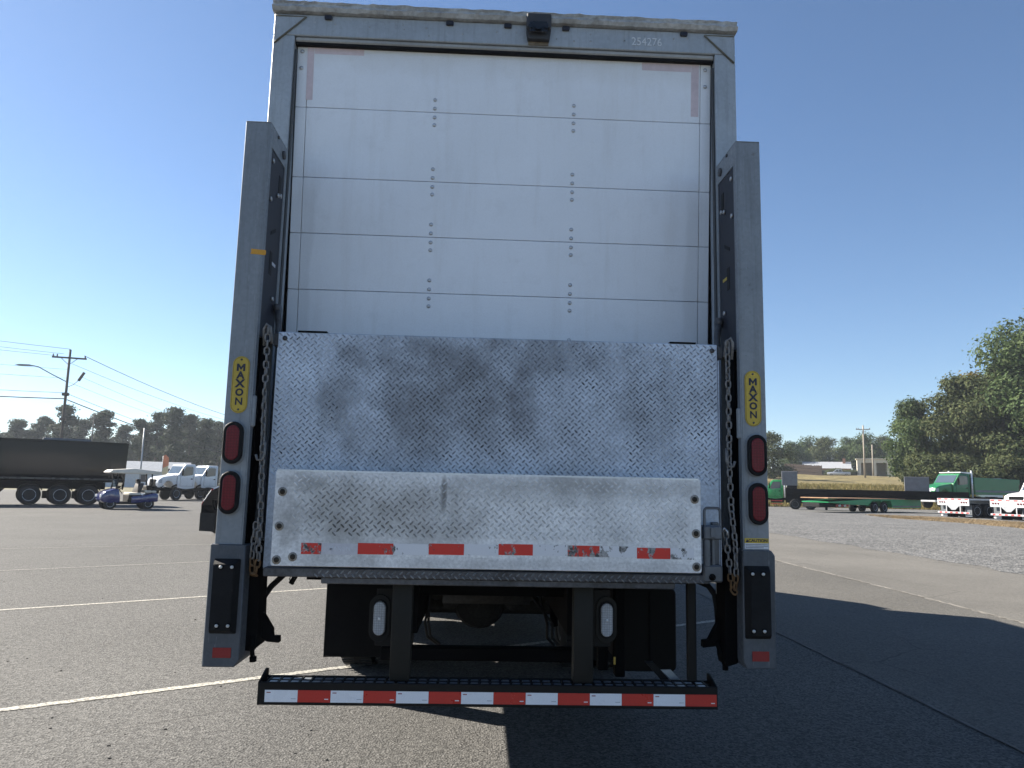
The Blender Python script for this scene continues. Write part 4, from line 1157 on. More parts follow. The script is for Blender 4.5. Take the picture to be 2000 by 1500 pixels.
def golf_cart():
    t = thing('golf_cart', 'dark blue golf cart with cream roof beside the black dump trailer', 'golf cart', (-17.7, 34.5, 0), R(218))
    t.scale = (1.05, 1.05, 1.02)
    # +X forward
    b = MB()
    b.prism([(1.08, 0.30), (1.24, 0.42), (1.24, 0.62), (1.08, 0.84), (0.70, 0.98), (0.50, 0.98), (0.42, 0.62), (0.42, 0.30)], -0.58, 0.58, 'y', 0.06, 2)
    cw = b.build('front_cowl', P_BLUE, t)
    MB().prism([(-0.05, 0.28), (-0.05, 0.62), (-0.50, 0.66), (-1.05, 0.80), (-1.25, 0.72), (-1.25, 0.36)], -0.58, 0.58, 'y', 0.06, 2).build('rear_body', P_BLUE, t)
    MB().box(-0.5, 0.56, -0.56, 0.56, 0.24, 0.36, 0.02).build('floor_pan', M_RUBBER, t)
    MB().box(-0.52, 0.06, -0.545, 0.545, 0.30, 0.70, 0.03).build('seat_base', M_RUBBER, t)
    MB().box(-1.2, -0.75, -0.45, 0.45, 0.80, 1.15, 0.05).build('cargo_bag', M_RUBBER, t)
    MB().box(-0.45, -0.40, -0.40, 0.40, 1.26, 1.45, 0.02).build('head_rail', M_RUBBER, t)
    MB().box(-0.50, 0.05, -0.54, 0.54, 0.66, 0.80, 0.05, 2).build('seat', P_CREAM, t)
    MB().prism([(-0.46, 0.80), (-0.30, 0.80), (-0.44, 1.26), (-0.58, 1.26)], -0.54, 0.54, 'y', 0.04, 2).build('backrest', pbr('seat_dark', (0.03, 0.03, 0.032), 0.6), t)
    MB().prism([(-1.15, 0.80), (-0.62, 0.80), (-0.62, 0.92), (-1.15, 0.90)], -0.54, 0.54, 'y', 0.03).build('rear_seat', P_CREAM, t)
    MB().prism([(0.46, 0.981), (0.62, 0.981), (0.52, 1.12), (0.40, 1.10)], -0.5, 0.5, 'y', 0.02).build('dashboard', M_RUBBER, t)
    rf = []
    for x, z in ((-1.22, 1.76), (-1.15, 1.86), (-0.1, 1.96), (0.85, 1.88), (1.0, 1.76), (0.9, 1.71), (-1.1, 1.71)):
        rf.append((x, z))
    MB().prism(rf, -0.6, 0.6, 'y', 0.025, 2).build('roof', P_CREAM, t)
    for sy in (-1, 1):
        MB().tube([(0.62, sy * 0.5, 0.95), (0.56, sy * 0.5, 1.3), (0.62, sy * 0.5, 1.78)], 0.032, 6).build('front_strut', M_BLACK, t)
        MB().tube([(-0.95, sy * 0.5, 0.74), (-0.9, sy * 0.5, 1.78)], 0.032, 6).build('rear_strut', M_BLACK, t)
        MB().tube([(0.45, sy * 0.3, 0.95), (0.3, sy * 0.3, 0.75)], 0.02, 6).build('armrest', M_BLACK, t)
        MB().box(1.14, 1.25, sy * 0.34, sy * 0.56, 0.56, 0.70, 0.02).build('headlamp', P_WHITE, t)
        side_wheel(t, 0.82, sy * 0.50, 0.26, outer=sy)
        side_wheel(t, -0.82, sy * 0.50, 0.26, outer=sy)
    MB().box(0.56, 0.575, -0.5, 0.5, 0.98, 1.40).build('windshield', GLASSB, t)
    MB().tube([(0.5, 0.25, 0.85), (0.3, 0.25, 1.05)], 0.02, 6).lathe([(0.12, -0.01), (0.15, -0.01), (0.15, 0.01), (0.12, 0.01)], 'x', (0.3, 0.25, 1.06), 16).build('steering_wheel', M_BLACK, t)
golf_cart()

def truck_cab(t, paint, s=1.0, grille=None, glass=None, axle=0.0):
    """medium conventional cab: hood, cab, doors, glass, mirrors, front axle; +X forwards, front axle at x = 0"""
    hood = MB().prism([(0.55, 1.05), (0.95, 1.0), (1.02, 1.35), (0.92, 1.62), (0.55, 1.78), (-0.75, 1.98), (-0.75, 1.05), (-0.52, 1.05), (-0.45, 1.2), (-0.25, 1.42), (0.0, 1.5), (0.25, 1.42), (0.45, 1.2)], -0.95, 0.95, 'y', 0.05, 2).build('hood', paint, t)
    cab = MB().prism([(-0.76, 0.95), (-0.76, 1.98), (-0.85, 2.02), (-1.35, 2.72), (-1.5, 2.80), (-2.35, 2.80), (-2.42, 2.7), (-2.42, 0.95), (-1.6, 0.85)], -1.08, 1.08, 'y', 0.05, 2).build('cab', paint, t)
    MB().prism([(-0.90, 2.06), (-1.33, 2.66), (-1.36, 2.66), (-0.93, 2.06)], -0.96, 0.96).build('windshield', glass or GLASSB, cab)
    for v in cab.children[0].data.vertices:
        v.co.x += 0.05
    for sy in (-1, 1):
        y0, y1 = sy * 1.081, sy * 1.088
        MB().prism([(-1.15, 2.02), (-1.42, 2.55), (-1.5, 2.60), (-2.12, 2.60), (-2.18, 2.54), (-2.18, 2.0), (-2.1, 1.95), (-1.3, 1.86)], y0, y1).build('side_window', glass or GLASSB, cab)
        MB().tube([(x, sy * 1.084, z) for x, z in ((-1.0, 2.05), (-1.0, 1.1), (-2.24, 1.1), (-2.24, 2.66), (-1.45, 2.66))], 0.012, 4).build('door_seam', M_CHASSIS, cab)
        MB().box(-2.18, -2.0, y0, sy * 1.10, 1.62, 1.70, 0.01).build('door_handle', M_CHASSIS, cab)
        MB().box(-1.15, -1.05, sy * 1.15, sy * 1.33, 1.9, 2.45, 0.03).tube([(-1.1, sy * 1.05, 2.3), (-1.1, sy * 1.2, 2.35)], 0.015, 5).build('mirror', M_CHASSIS, cab)
        MB().prism([(0.62, 1.3), (0.9, 1.3), (0.9, 1.55), (0.62, 1.6)], sy * 0.94, sy * 0.965, 'y', 0.01).build('headlamp', M_CLEAR, hood)
        MB().box(-2.3, -1.2, sy * 0.75, sy * 1.05, 0.45, 0.84, 0.04).build('step_tank', M_CHROME if grille else M_CHASSIS, t)
        MB().tube([(axle + 0.60 * math.cos(a), sy * 0.95, 0.5 + 0.68 * math.sin(a)) for a in [R(d) for d in (20, 50, 80, 100, 130, 160)]], 0.07, 6).build('wheel_arch', paint if grille else M_CHASSIS, t)
        side_wheel(t, axle, sy * 0.95, 0.5, WH, sy)
    g = MB().box(0.96, 1.03, -0.55, 0.55, 1.05, 1.6, 0.02)
    g.build('grille', grille or M_CHASSIS, hood)
    MB().box(0.85, 1.12, -1.05, 1.05, 0.5, 0.82, 0.05, 2).build('front_bumper', grille or M_CHASSIS, t)
    MB().box(-7.2, 0.8, -0.46, -0.36, 0.72, 0.96).box(-7.2, 0.8, 0.36, 0.46, 0.72, 0.96).build('chassis_rail', M_CHASSIS, t)
    MB().cyl((-5.0, -0.9, 0.5), (-5.0, 0.9, 0.5), 0.08, 8).build('rear_axle', M_CHASSIS, t)
    for sy in (-1, 1):
        side_wheel(t, -5.0, sy * 0.98, 0.5, WH, sy)
        side_wheel(t, -5.0, sy * 0.66, 0.5, WHB, sy)

t = thing('white_cab_truck', 'white chassis cab truck with bare frame right beside the golf cart', 'truck', (-22.9, 51.2, 0), R(226), group='white chassis cab trucks parked at the left')
truck_cab(t, P_WHITE, axle=-0.75)
t.scale = (0.76, 0.93, 0.93)
t = thing('white_cab_truck', 'second white chassis cab truck, half hidden behind the first one', 'truck', (-22.6, 55.0, 0), R(226), group='white chassis cab trucks parked at the left')
truck_cab(t, P_WHITE, axle=-0.75)
t.scale = (0.76, 0.93, 0.93)

def tractor_rear():
    t = thing('road_tractor', 'rear wheels and black quarter fender of a white tractor showing beside the left column', 'truck', (-6.5, 17.65, 0), R(62))
    MB().box(-1.0, 6.0, -0.45, -0.35, 0.75, 1.0).box(-1.0, 6.0, 0.35, 0.45, 0.75, 1.0).build('chassis_rail', M_CHASSIS, t)
    for x in (0.0, 1.3):
        for sy in (-1, 1):
            side_wheel(t, x, sy * 1.05, 0.51, WHB, sy); side_wheel(t, x, sy * 0.73, 0.51, WHB, sy)
        MB().cyl((x, -1, 0.51), (x, 1, 0.51), 0.08, 8).build('axle', M_CHASSIS, t)
    for sy in (-1, 1):
        pts = [(0.62, 0), (0.62, 0.62), (0.30, 1.02), (-0.10, 1.16), (-0.12, 1.12), (0.28, 0.97), (0.57, 0.60), (0.57, 0.0)]
        f = MB().prism([(-x - 0.05, z + 0.22 if z > 0 else 0.55) for x, z in pts], sy * 0.58, sy * 1.22, 'y', 0.01).build('quarter_fender', pbr('fender_poly', (0.006, 0.006, 0.0065), 1.0, var=0.2, spec=0.0), t)
        for (a, b_, m) in (((-0.36, 1.255), (-0.28, 1.29), M_TAPER), ((-0.28, 1.29), (0.0, 1.40), M_TAPEW), ((-0.60, 0.95), (-0.36, 1.255), M_TAPEW), ((-0.66, 0.86), (-0.60, 0.95), M_TAPER)):
            MB().prism([(a[0], a[1]), (b_[0], b_[1]), (b_[0], b_[1] - 0.07), (a[0], a[1] - 0.07)], sy * 1.221, sy * 1.225).build('fender_tape', m, t)
        MB().box(-0.70, -0.69, sy * 0.62, sy * 1.2, 0.12, 0.62).build('mud_flap', M_RUBBER, t)
    MB().box(2.6, 4.6, -1.1, 1.1, 0.9, 2.6, 0.08, 2).build('cab', P_WHITE, t)
    MB().box(4.6, 6.4, -0.95, 0.95, 0.9, 1.9, 0.12, 2).build('hood', P_WHITE, t)
    MB().prism([(2.2, 1.05), (2.6, 1.05), (2.6, 1.5), (2.3, 1.35)], -1.15, -0.85, 'y', 0.02).build('side_fairing', P_WHITE, t)
tractor_rear()

# ---- right hand side of the yard
def green_tractor():
    t = thing('green_tractor', 'bright green day cab tractor at the left end of the black flatbed', 'truck', (29.6, 74.5, 0), R(152))
    truck_cab(t, P_BGREEN)
    MB().box(-3.1, -2.95, -1.1, 1.1, 1.0, 2.9, 0.03).build('headache_rack', P_BLACKGLOSS, t)
    MB().tube([(-2.6, -1.15, 1.0), (-2.6, -1.15, 3.1)], 0.07, 8).tube([(-2.6, 1.15, 1.0), (-2.6, 1.15, 3.1)], 0.07, 8).build('exhaust_stack', M_CHROME, t)
    MB().box(-2.35, -1.25, 1.06, 1.09, 0.62, 0.70).box(-2.35, -1.25, 1.06, 1.09, 0.30, 0.38).build('step_tape', M_TAPER, t)
green_tractor()

VIEWR = R(-28)      # local +X of things lying across the line of sight on the right
def black_flatbed():
    t = thing('flatbed_trailer', 'long black flatbed trailer with grey bulkhead behind the green lowboy', 'trailer', (28.3, 64.6, 0), R(-24), group='trailers in the gravel yard')
    MB().box(0, 14.5, -1.25, 1.25, 1.45, 1.88, 0.02).prism([(0.0, 1.449), (0.0, 0.6), (2.4, 0.6), (3.4, 1.15), (13.0, 1.15), (13.4, 1.449)], -1.0, 1.0).build('deck', pbr('deck_black', (0.005, 0.005, 0.006), 0.6, var=0.2, spec=0.1), t)
    for x in (0.3, 1.6):
        for sy in (-1, 1):
            side_wheel(t, x + 0.5, sy * 1.0, 0.48, WHB, sy)
    bh = MB().box(-0.15, -0.05, -1.25, 1.25, 0, 0)
    bh.bm.clear()
    bh.box(-0.3, 1.05, -1.252, -1.2, 2.15, 3.45, 0.03).box(-0.28, 1.03, -1.256, -1.253, 2.7, 2.76)
    bh.build('bulkhead', P_GREYP, t)
    MB().prism([(0.0, 1.881), (1.0, 1.881), (1.0, 2.15), (0.2, 2.15)], -1.25, -1.2).build('bulkhead_foot', M_BLACK, t)
    p = MB().box(9.7, 11.6, -1.2, -1.1, 1.881, 3.1, 0.02)
    p.build('head_panel', P_GREYP, t)
    m = MB()
    for k in range(26):
        m.box(0.25 + k * 0.54, 0.31 + k * 0.54, -1.27, -1.25, 1.6, 1.7)
    m.build('stake_pockets', M_CHASSIS, t)
    MB().box(3.3, 3.5, -0.9, -0.7, 0.05, 0.95).build('landing_leg', M_CHASSIS, t)
    return t
black_flatbed()

def green_lowboy():
    t = thing('lowboy_trailer', 'green lowboy trailer with wooden deck edge and two axles on the gravel', 'trailer', (32.6, 58.9, 0), R(29), group='trailers in the gravel yard')
    b = MB().prism([(-6.4, 0.86), (-6.4, 0.80), (-3.5, 0.66), (-1.2, 0.62), (-0.75, 0.92), (-0.55, 1.02), (0.55, 1.02), (0.62, 0.9), (0.72, 0.9), (0.8, 1.02), (1.9, 1.02), (2.05, 0.9), (2.2, 0.42), (6.5, 0.42), (6.5, 1.12), (-1.0, 1.12)], -1.25, 1.25, 'y')
    b.build('frame', pbr('lowboy_green', (0.012, 0.27, 0.09), 0.4, var=0.1), t)
    MB().box(-6.5, 6.5, -1.29, 1.29, 1.121, 1.19, 0.01).build('deck', P_WOOD, t)
    for x in (0.0, 1.33):
        for sy in (-1, 1):
            side_wheel(t, x, sy * 1.0, 0.44, WH, sy)
        MB().cyl((x, -1, 0.44), (x, 1, 0.44), 0.07, 8).build('axle', M_CHASSIS, t)
    MB().box(-6.9, -3.6, -0.8, 0.8, 0.42, 0.75, 0.03).build('gooseneck', M_BLACK, t)
    for i, x in enumerate((-4.9, -4.55, -4.2, -3.85, -3.55)):
        MB().prism([(x, 0.62), (x + 0.3, 0.66), (x + 0.36, 0.50), (x + 0.06, 0.46)], -0.83, -0.81).build('hazard_stripe', M_TAPER if i % 2 == 0 else M_TAPEW, t)
    for k in range(18):
        MB().box(-6.2 + k * 0.7, -6.1 + k * 0.7, -1.31, -1.291, 1.125, 1.18).build('deck_clip', P_GREYP, t)
    MB().box(2.3, 6.4, -1.26, -1.251, 0.50, 0.6).build('side_rail', P_GREYP, t)
green_lowboy()

def white_rear_trailer(label, loc, rz):
    t = thing('flatbed_trailer', label, 'trailer', loc, rz, group='trailers in the gravel yard')
    # rear end at x = 0, trailer runs to +X
    MB().box(0.06, 13.0, -1.28, 1.28, 1.25, 1.36, 0.01).box(0.2, 12.9, -0.55, -0.45, 0.75, 1.249).box(0.2, 12.9, 0.45, 0.55, 0.75, 1.249).build('deck', P_ALU, t)
    s_ = MB().box(0.0, 0.059, -1.28, 1.28, 0.86, 1.36, 0.008).build('rear_sill', P_TRW, t)
    for k in range(5):
        y = -1.2 + k * 0.54
        MB().box(-0.004, -0.001, y, y + 0.27, 1.27, 1.34).build('reflective_tape', M_TAPER, s_)
    lm = MB().cyl((-0.02, 0, 0), (0.0, 0, 0), 0.062, 12).mesh('tail_lamp', M_RED)
    for sy in (-1, 1):
        for k in range(3):
            link('tail_lamp', lm, s_, loc=(0, sy * (0.68 + 0.19 * k), 1.10))
        MB().box(0.0, 0.05, sy * 0.52, sy * 0.58, 0.42, 0.86).build('guard_post', P_TRW, t)
        MB().box(0.28, 0.31, sy * 0.72, sy * 1.24, 0.10, 0.95).build('mud_flap', pbr('grey_flap', (0.09, 0.10, 0.11), 0.7), t)
        MB().box(0.27, 0.279, sy * 0.72, sy * 1.24, 0.10, 0.17).build('flap_weight', P_WHITE, t)
        MB().box(0.5, 13.0, sy * 1.281, sy * 1.30, 1.255, 1.355).build('side_rail', P_ALU, t)
        for x in (0.95, 2.2):
            side_wheel(t, x, sy * 1.02, 0.51, WH, sy); side_wheel(t, x, sy * 0.7, 0.51, WHB, sy)
    MB().box(-0.004, -0.001, -0.42, 0.42, 0.94, 1.2).build('name_board', pbr('pale_blue_board', (0.55, 0.68, 0.78), 0.4), s_)
    MB().prism([(-0.5, 0.86), (0.5, 0.86), (0.22, 0.62), (0.16, 0.55), (-0.16, 0.55), (-0.22, 0.62)], 0.01, 0.04, 'x').build('centre_plate', P_ALU, t)
    g = MB().box(0.0, 0.10, -1.28, 1.28, 0.30, 0.42, 0.006).build('underride_guard', P_TRW, t)
    for k in range(6):
        y = -1.22 + k * 0.43
        MB().box(-0.004, -0.001, y, y + 0.2, 0.32, 0.40).build('reflective_tape', M_TAPER, g)
    return t
white_rear_trailer('white ended flatbed trailer with red lamps and a wheel showing, nearest the green dump truck', (34.2, 49.2, 0), R(18))
white_rear_trailer('flatbed trailer with red and white rear bar cut off by the right edge', (35.2, 44.9, 0), R(18))

def green_dump_truck():
    t = thing('dump_truck', 'dark green dump truck with chrome grille parked behind the white ended trailers', 'truck', (43.2, 65.6, 0.35), R(192))
    t.scale = (1.14, 1.14, 1.18)
    truck_cab(t, P_GREEN, grille=M_CHROME)
    bd = MB().prism([(-2.75, 1.15), (-7.3, 1.15), (-7.5, 2.42), (-2.75, 2.52)], -1.2, 1.2, 'y', 0.03).build('dump_bed', P_GREEN, t)
    MB().box(-7.7, -2.8, -1.23, -1.201, 1.35, 1.5, 0.01).box(-7.7, -2.8, 1.201, 1.23, 1.35, 1.5, 0.01).build('bed_rail', P_GREYP, bd)
    MB().prism([(-2.7, 2.76), (-1.5, 2.86), (-1.5, 2.92), (-2.7, 2.92)], -1.1, 1.1).build('cab_shield', P_WHITE, bd)
    for sy in (-1, 1):
        MB().tube([(-2.55, sy * 1.15, 0.9), (-2.55, sy * 1.15, 3.05)], 0.07, 8).build('exhaust_stack', M_CHROME, t)
        side_wheel(t, -6.3, sy * 0.98, 0.5, WH, sy)
green_dump_truck()
def yellow_truck():
    t = thing('yellow_truck', 'yellow and white truck half hidden behind the green dump truck', 'truck', (47.2, 70.0, 0.4), R(196))
    truck_cab(t, P_YEL)
    MB().box(-6.0, -2.6, -1.2, 1.2, 1.0, 3.0, 0.05).build('body_box', P_WHITE, t)
yellow_truck()
t = thing('white_tractor', 'white conventional tractor whose windshield shows at the right edge above the trailers', 'truck', (39.4, 48.8, 0), R(196))
truck_cab(t, P_WHITE)

def pickup(label, loc, rz):
    t = thing('pickup_truck', label, 'pickup', loc, rz)
    MB().prism([(2.7, 0.45), (2.75, 0.9), (2.6, 1.05), (1.3, 1.15), (0.6, 1.75), (-0.7, 1.80), (-0.85, 1.15), (-2.7, 1.15), (-2.75, 0.5)], -0.95, 0.95, 'y', 0.04, 2).build('body', P_SILVER, t)
    for sy in (-1, 1):
        MB().prism([(1.15, 1.16), (0.55, 1.66), (0.0, 1.70), (0.0, 1.16)], sy * 0.951, sy * 0.958).prism([(-0.06, 1.16), (-0.06, 1.70), (-0.65, 1.70), (-0.75, 1.16)], sy * 0.951, sy * 0.958).build('side_window', GLASS, t)
        side_wheel(t, 1.75, sy * 0.85, 0.38, WH, sy); side_wheel(t, -1.75, sy * 0.85, 0.38, WH, sy)
    MB().box(-2.6, -0.95, -0.8, 0.8, 1.152, 1.2).build('bed_cover', M_BLACK, t)
pickup('silver pickup parked on the bank beside the pale garage', (91.0, 182.5, terrain(91, 182.5)), R(152))

# ------------------------------------------------------------------ buildings
def garage():
    z0 = terrain(100.5, 184)
    t = thing('garage', 'small pale cream garage with two dark open bays on the bank', 'building', (100.8, 183.4, z0), R(-26))
    w = MB()
    w.box(-4.0, -3.1, 0, 6, -1, 3.5).box(-0.55, 0.45, 0, 6, -1, 3.5).box(2.9, 4.2, 0, 6, -1, 3.5).box(-4.0, 4.2, 0, 6, 3.501, 4.4).box(-3.1, 2.9, 5.6, 5.9, -1, 3.5)
    w.build('wall', pbr('garage_cream', (0.62, 0.57, 0.47), 0.8, var=0.1, dirt=0.2), t)
    MB().box(-4.3, 4.5, -0.3, 6.3, 4.401, 4.6, 0.02).build('roof', pbr('garage_roof', (0.5, 0.47, 0.4), 0.8), t)
garage()
def house():
    z0 = terrain(93, 196)
    t = thing('house', 'low house with long grey roof and brick chimney half hidden by shrubs', 'building', (93.5, 195, z0), R(-26))
    MB().box(-5.6, 6.0, 0, 7, -1, 2.2).build('wall', pbr('house_brick', (0.24, 0.15, 0.11), 0.85, var=0.15), t)
    MB().prism([(-0.5, 2.2), (3.5, 4.1), (7.5, 2.2)], -6.0, 6.4, 'x').build('roof', pbr('grey_shingle', (0.27, 0.28, 0.30), 0.8, var=0.15), t)
    MB().box(4.3, 5.0, 2.5, 3.3, 3.0, 5.0).build('chimney', pbr('chimney_brick', (0.38, 0.19, 0.12), 0.85), t)
    for x in (-4.0, -1.0, 2.2):
        MB().box(x, x + 1.2, -0.03, -0.002, 0.5, 1.7).build('window', GLASS, t)
house()
def white_house():
    t = thing('white_house', 'low white house with grey roof behind the white cab trucks', 'building', (-62, 118, 0), R(20))
    MB().box(-9, 14, 0, 7, 0, 2.6).build('wall', pbr('siding_white', (0.55, 0.57, 0.6), 0.7, var=0.08), t)
    MB().prism([(-0.5, 2.601), (3.5, 4.3), (7.5, 2.601)], -9.5, 14.5, 'x').build('roof', pbr('roof_grey', (0.25, 0.27, 0.3), 0.8, var=0.15), t)
    for x in (-7, -3.5, 0, 3.5, 7, 10.5):
        w = MB().box(x, x + 1.1, -0.03, -0.002, 0.9, 2.1).build('window', GLASS, t)
        MB().box(x - 0.1, x + 1.2, -0.06, -0.031, 2.11, 2.25).build('frame', P_WHITE, w)
white_house()
def fence():
    t = thing('wire_fence', 'dark weathered post fence on the bank left of the silver pickup', 'fence', (0, 0, 0))
    rnd = random.Random(8)
    pts = []
    for k in range(46):
        D = 176 + 0.1 * k; tt = 0.368 + 0.0011 * k
        x = CAM[0] + FX * D + FY * D * tt; y = CAM[1] + FY * D - FX * D * tt
        pts.append((x, y, terrain(x, y)))
    M = pbr('fence_wood', (0.07, 0.05, 0.04), 0.9, var=0.2)
    for x, y, z in pts:
        MB().box(x - 0.07, x + 0.07, y - 0.07, y + 0.07, z - 0.3, z + 2.3 + rnd.uniform(-.1, .1)).build('post', M, t)
    for h in (0.6, 1.5):
        MB().tube([(x, y - 0.09, z + h) for x, y, z in pts], 0.05, 4).build('rail', M, t)
fence()

# ------------------------------------------------------------------ poles, lamps, wires
M_POLE = pbr('pole_wood', (0.11, 0.095, 0.08), 0.9, var=0.25, dirt=0.3)
M_POLEL = pbr('pole_pale', (0.30, 0.26, 0.21), 0.9, var=0.2)
M_WIRE = pbr('wire_black', (0.03, 0.03, 0.032), 0.6)
def pole(label, loc, h, mat, arm=None, az=0.0, name='utility_pole', r=0.17):
    t = thing(name, label, 'pole', loc, az)
    MB().tube([(0, 0, -0.5), (0, 0, h)], r, 10, r * 0.65).build('post', mat, t)
    if arm:
        a = MB().box(-arm, arm, -0.1, 0.0, h - 0.95, h - 0.78)
        a.build('crossarm', mat, t)
        MB().tube([(-0.7, -0.06, h - 0.95), (0, -0.1, h - 1.6), (0.7, -0.06, h - 0.95)], 0.035, 5).build('arm_brace', mat, t)
        for x in (-arm + 0.1, -arm + 0.45, arm - 0.15):
            MB().lathe([(0.0, 0.0), (0.06, 0.0), (0.07, 0.1), (0.04, 0.14), (0.08, 0.18), (0.05, 0.24), (0.0, 0.25)], 'z', (x, -0.05, h - 0.78), 8).build('insulator', M_POLE, t)
    return t
AZ = math.atan2(-1.2, 3.0)
p1 = pole('tall dark utility pole with crossarm and street lamp behind the black trailer', (-42.2, 72.6, 0), 14.35, M_POLE, 1.55, R(18))
lamp = MB().tube([(0, 0, 11.0), (-1.4, -0.1, 11.7), (-2.6, -0.2, 12.35), (-3.2, -0.2, 12.45)], 0.05, 6).prism([(-3.1, 12.38), (-3.3, 12.52), (-4.2, 12.50), (-4.6, 12.40), (-4.2, 12.34)], -0.35, -0.05)
lamp.build('street_lamp', pbr('lamp_grey', (0.2, 0.21, 0.22), 0.5, 0.4), p1)
MB().cyl((1.0, 0, 11.2), (1.45, 0, 12.1), 0.14, 10).tube([(0.1, 0, 10.5), (0.6, 0, 10.8), (1.05, 0, 11.3)], 0.03, 5).build('transformer_arm', M_POLE, p1)
MB().box(-0.3, 0.3, -0.3, 0.1, 9.6, 9.9).box(-0.25, 0.25, -0.3, 0.1, 7.1, 7.35).build('cable_clamp', M_POLE, p1)
pole('slim bare pole rising among the left trees', (-79, 150.5, 0), 14.2, M_POLE, 0.8, R(18))
pole('thin grey light pole behind the golf cart', (-34.5, 73.5, 0), 6.6, pbr('galv_pole', (0.34, 0.36, 0.38), 0.5, 0.3), None, 0, 'light_pole', 0.09)
pole('weathered pale utility pole with crossarm beside the garage', (82.4, 153.2, terrain(82.4, 153.2)), 11.2, M_POLEL, 1.4, R(-26), r=0.22)
p5 = pole('short pale pole standing behind the garage roof', (97.8, 178.5, terrain(97.8, 178.5)), 7.8, M_POLEL, None, 0, r=0.2)

def wire(a, b, sag, r=0.022, label='overhead wire strung from the tall utility pole'):
    a, b = Vector(a), Vector(b)
    pts = []
    for i in range(15):
        t = i / 14
        p = a.lerp(b, t); p.z -= 4 * sag * t * (1 - t); pts.append(p)
    o = MB().tube(pts, r, 5).build('overhead_wire', M_WIRE, None, label=label, cat='wire', group='overhead wires at the left pole')
    return o
L0 = (-78.0, 50.0)
R0 = (-38.0, 150.0)
PX, PY = -42.2, 72.6
wl_ = [('topmost overhead wire left of the tall pole', 0.0, 14.4, 17.0, 0.020), ('second overhead wire left of the tall pole', -0.6, 13.9, 16.4, 0.016),
       ('left arm wire running to the left of the tall pole', -1.45, 13.7, 15.8, 0.016), ('thin wire left of the pole just above the lamp', 0.0, 12.3, 13.6, 0.012),
       ('thin wire left of the pole just below the lamp', 0.0, 11.4, 12.4, 0.014), ('cable left of the pole above the thick one', 0.0, 9.9, 10.5, 0.020), ('thick black cable left of the tall pole', 0.0, 9.3, 9.6, 0.05)]
for lab, ox, z, z2, r in wl_:
    wire((PX + ox, PY, z), (L0[0], L0[1], z2), 0.6, r, lab)
wr_ = [('heavy overhead wire sloping right from the crossarm', 1.45, 13.75, 11.6, 0.030), ('overhead wire sloping right below the crossarm', 0.3, 12.9, 11.2, 0.018),
       ('thin wire sloping right from the transformer', 1.3, 11.6, 8.6, 0.014), ('thin wire sloping right below the transformer', 0.2, 11.0, 8.0, 0.014),
       ('cable sloping right above the thick one', 0.2, 9.8, 5.6, 0.022), ('thick black cable sloping right from the tall pole', 0.2, 9.2, 4.8, 0.05)]
for lab, ox, z, z2, r in wr_:
    wire((PX + ox, PY, z), (R0[0], R0[1], z2), 1.3, r, lab)

def flag():
    t = thing('feather_flag', 'tall orange and white feather flag behind the golf cart', 'flag', (-33.2, 75.5, 0), R(20))
    MB().tube([(0, 0, 0), (0, 0, 3.9)], 0.03, 6).build('pole', M_STEEL, t)
    pts = [(0.03, 1.0), (0.03, 3.9), (0.25, 4.0), (0.55, 3.7), (0.6, 3.0), (0.5, 1.2)]
    MB().prism([p for p in pts[:3]] + [(0.55, 3.7), (0.58, 2.9), (0.03, 2.6)], -0.012, 0.012).build('sail', pbr('flag_orange', (0.75, 0.25, 0.12), 0.7), t)
    MB().prism([(0.03, 1.0), (0.03, 2.59), (0.578, 2.89), (0.5, 1.2)], -0.012, 0.012).build('lower_sail', pbr('flag_yellow', (0.75, 0.6, 0.35), 0.7), t)
flag()

# ------------------------------------------------------------------ trees
def leaf_mat(name, cols, trans=0.3):
    m = grass_mat(name, cols)
    return m
M_PINE = leaf_mat('pine_needles', [(0.030, 0.045, 0.028), (0.052, 0.068, 0.040), (0.04, 0.055, 0.034), (0.068, 0.08, 0.045)])
M_OAK = leaf_mat('oak_leaves', [(0.034, 0.060, 0.022), (0.080, 0.118, 0.042), (0.052, 0.082, 0.030), (0.125, 0.155, 0.062)])
M_OLIVE = leaf_mat('olive_leaves', [(0.038, 0.054, 0.022), (0.086, 0.104, 0.040), (0.058, 0.074, 0.030), (0.118, 0.122, 0.050)])
M_AUT = leaf_mat('autumn_leaves', [(0.17, 0.12, 0.025), (0.09, 0.095, 0.028), (0.24, 0.17, 0.035), (0.07, 0.085, 0.025)])
M_BARK = pbr('bark', (0.075, 0.06, 0.048), 0.95, var=0.3, bump=0.6, bs=14, bd=0.03)

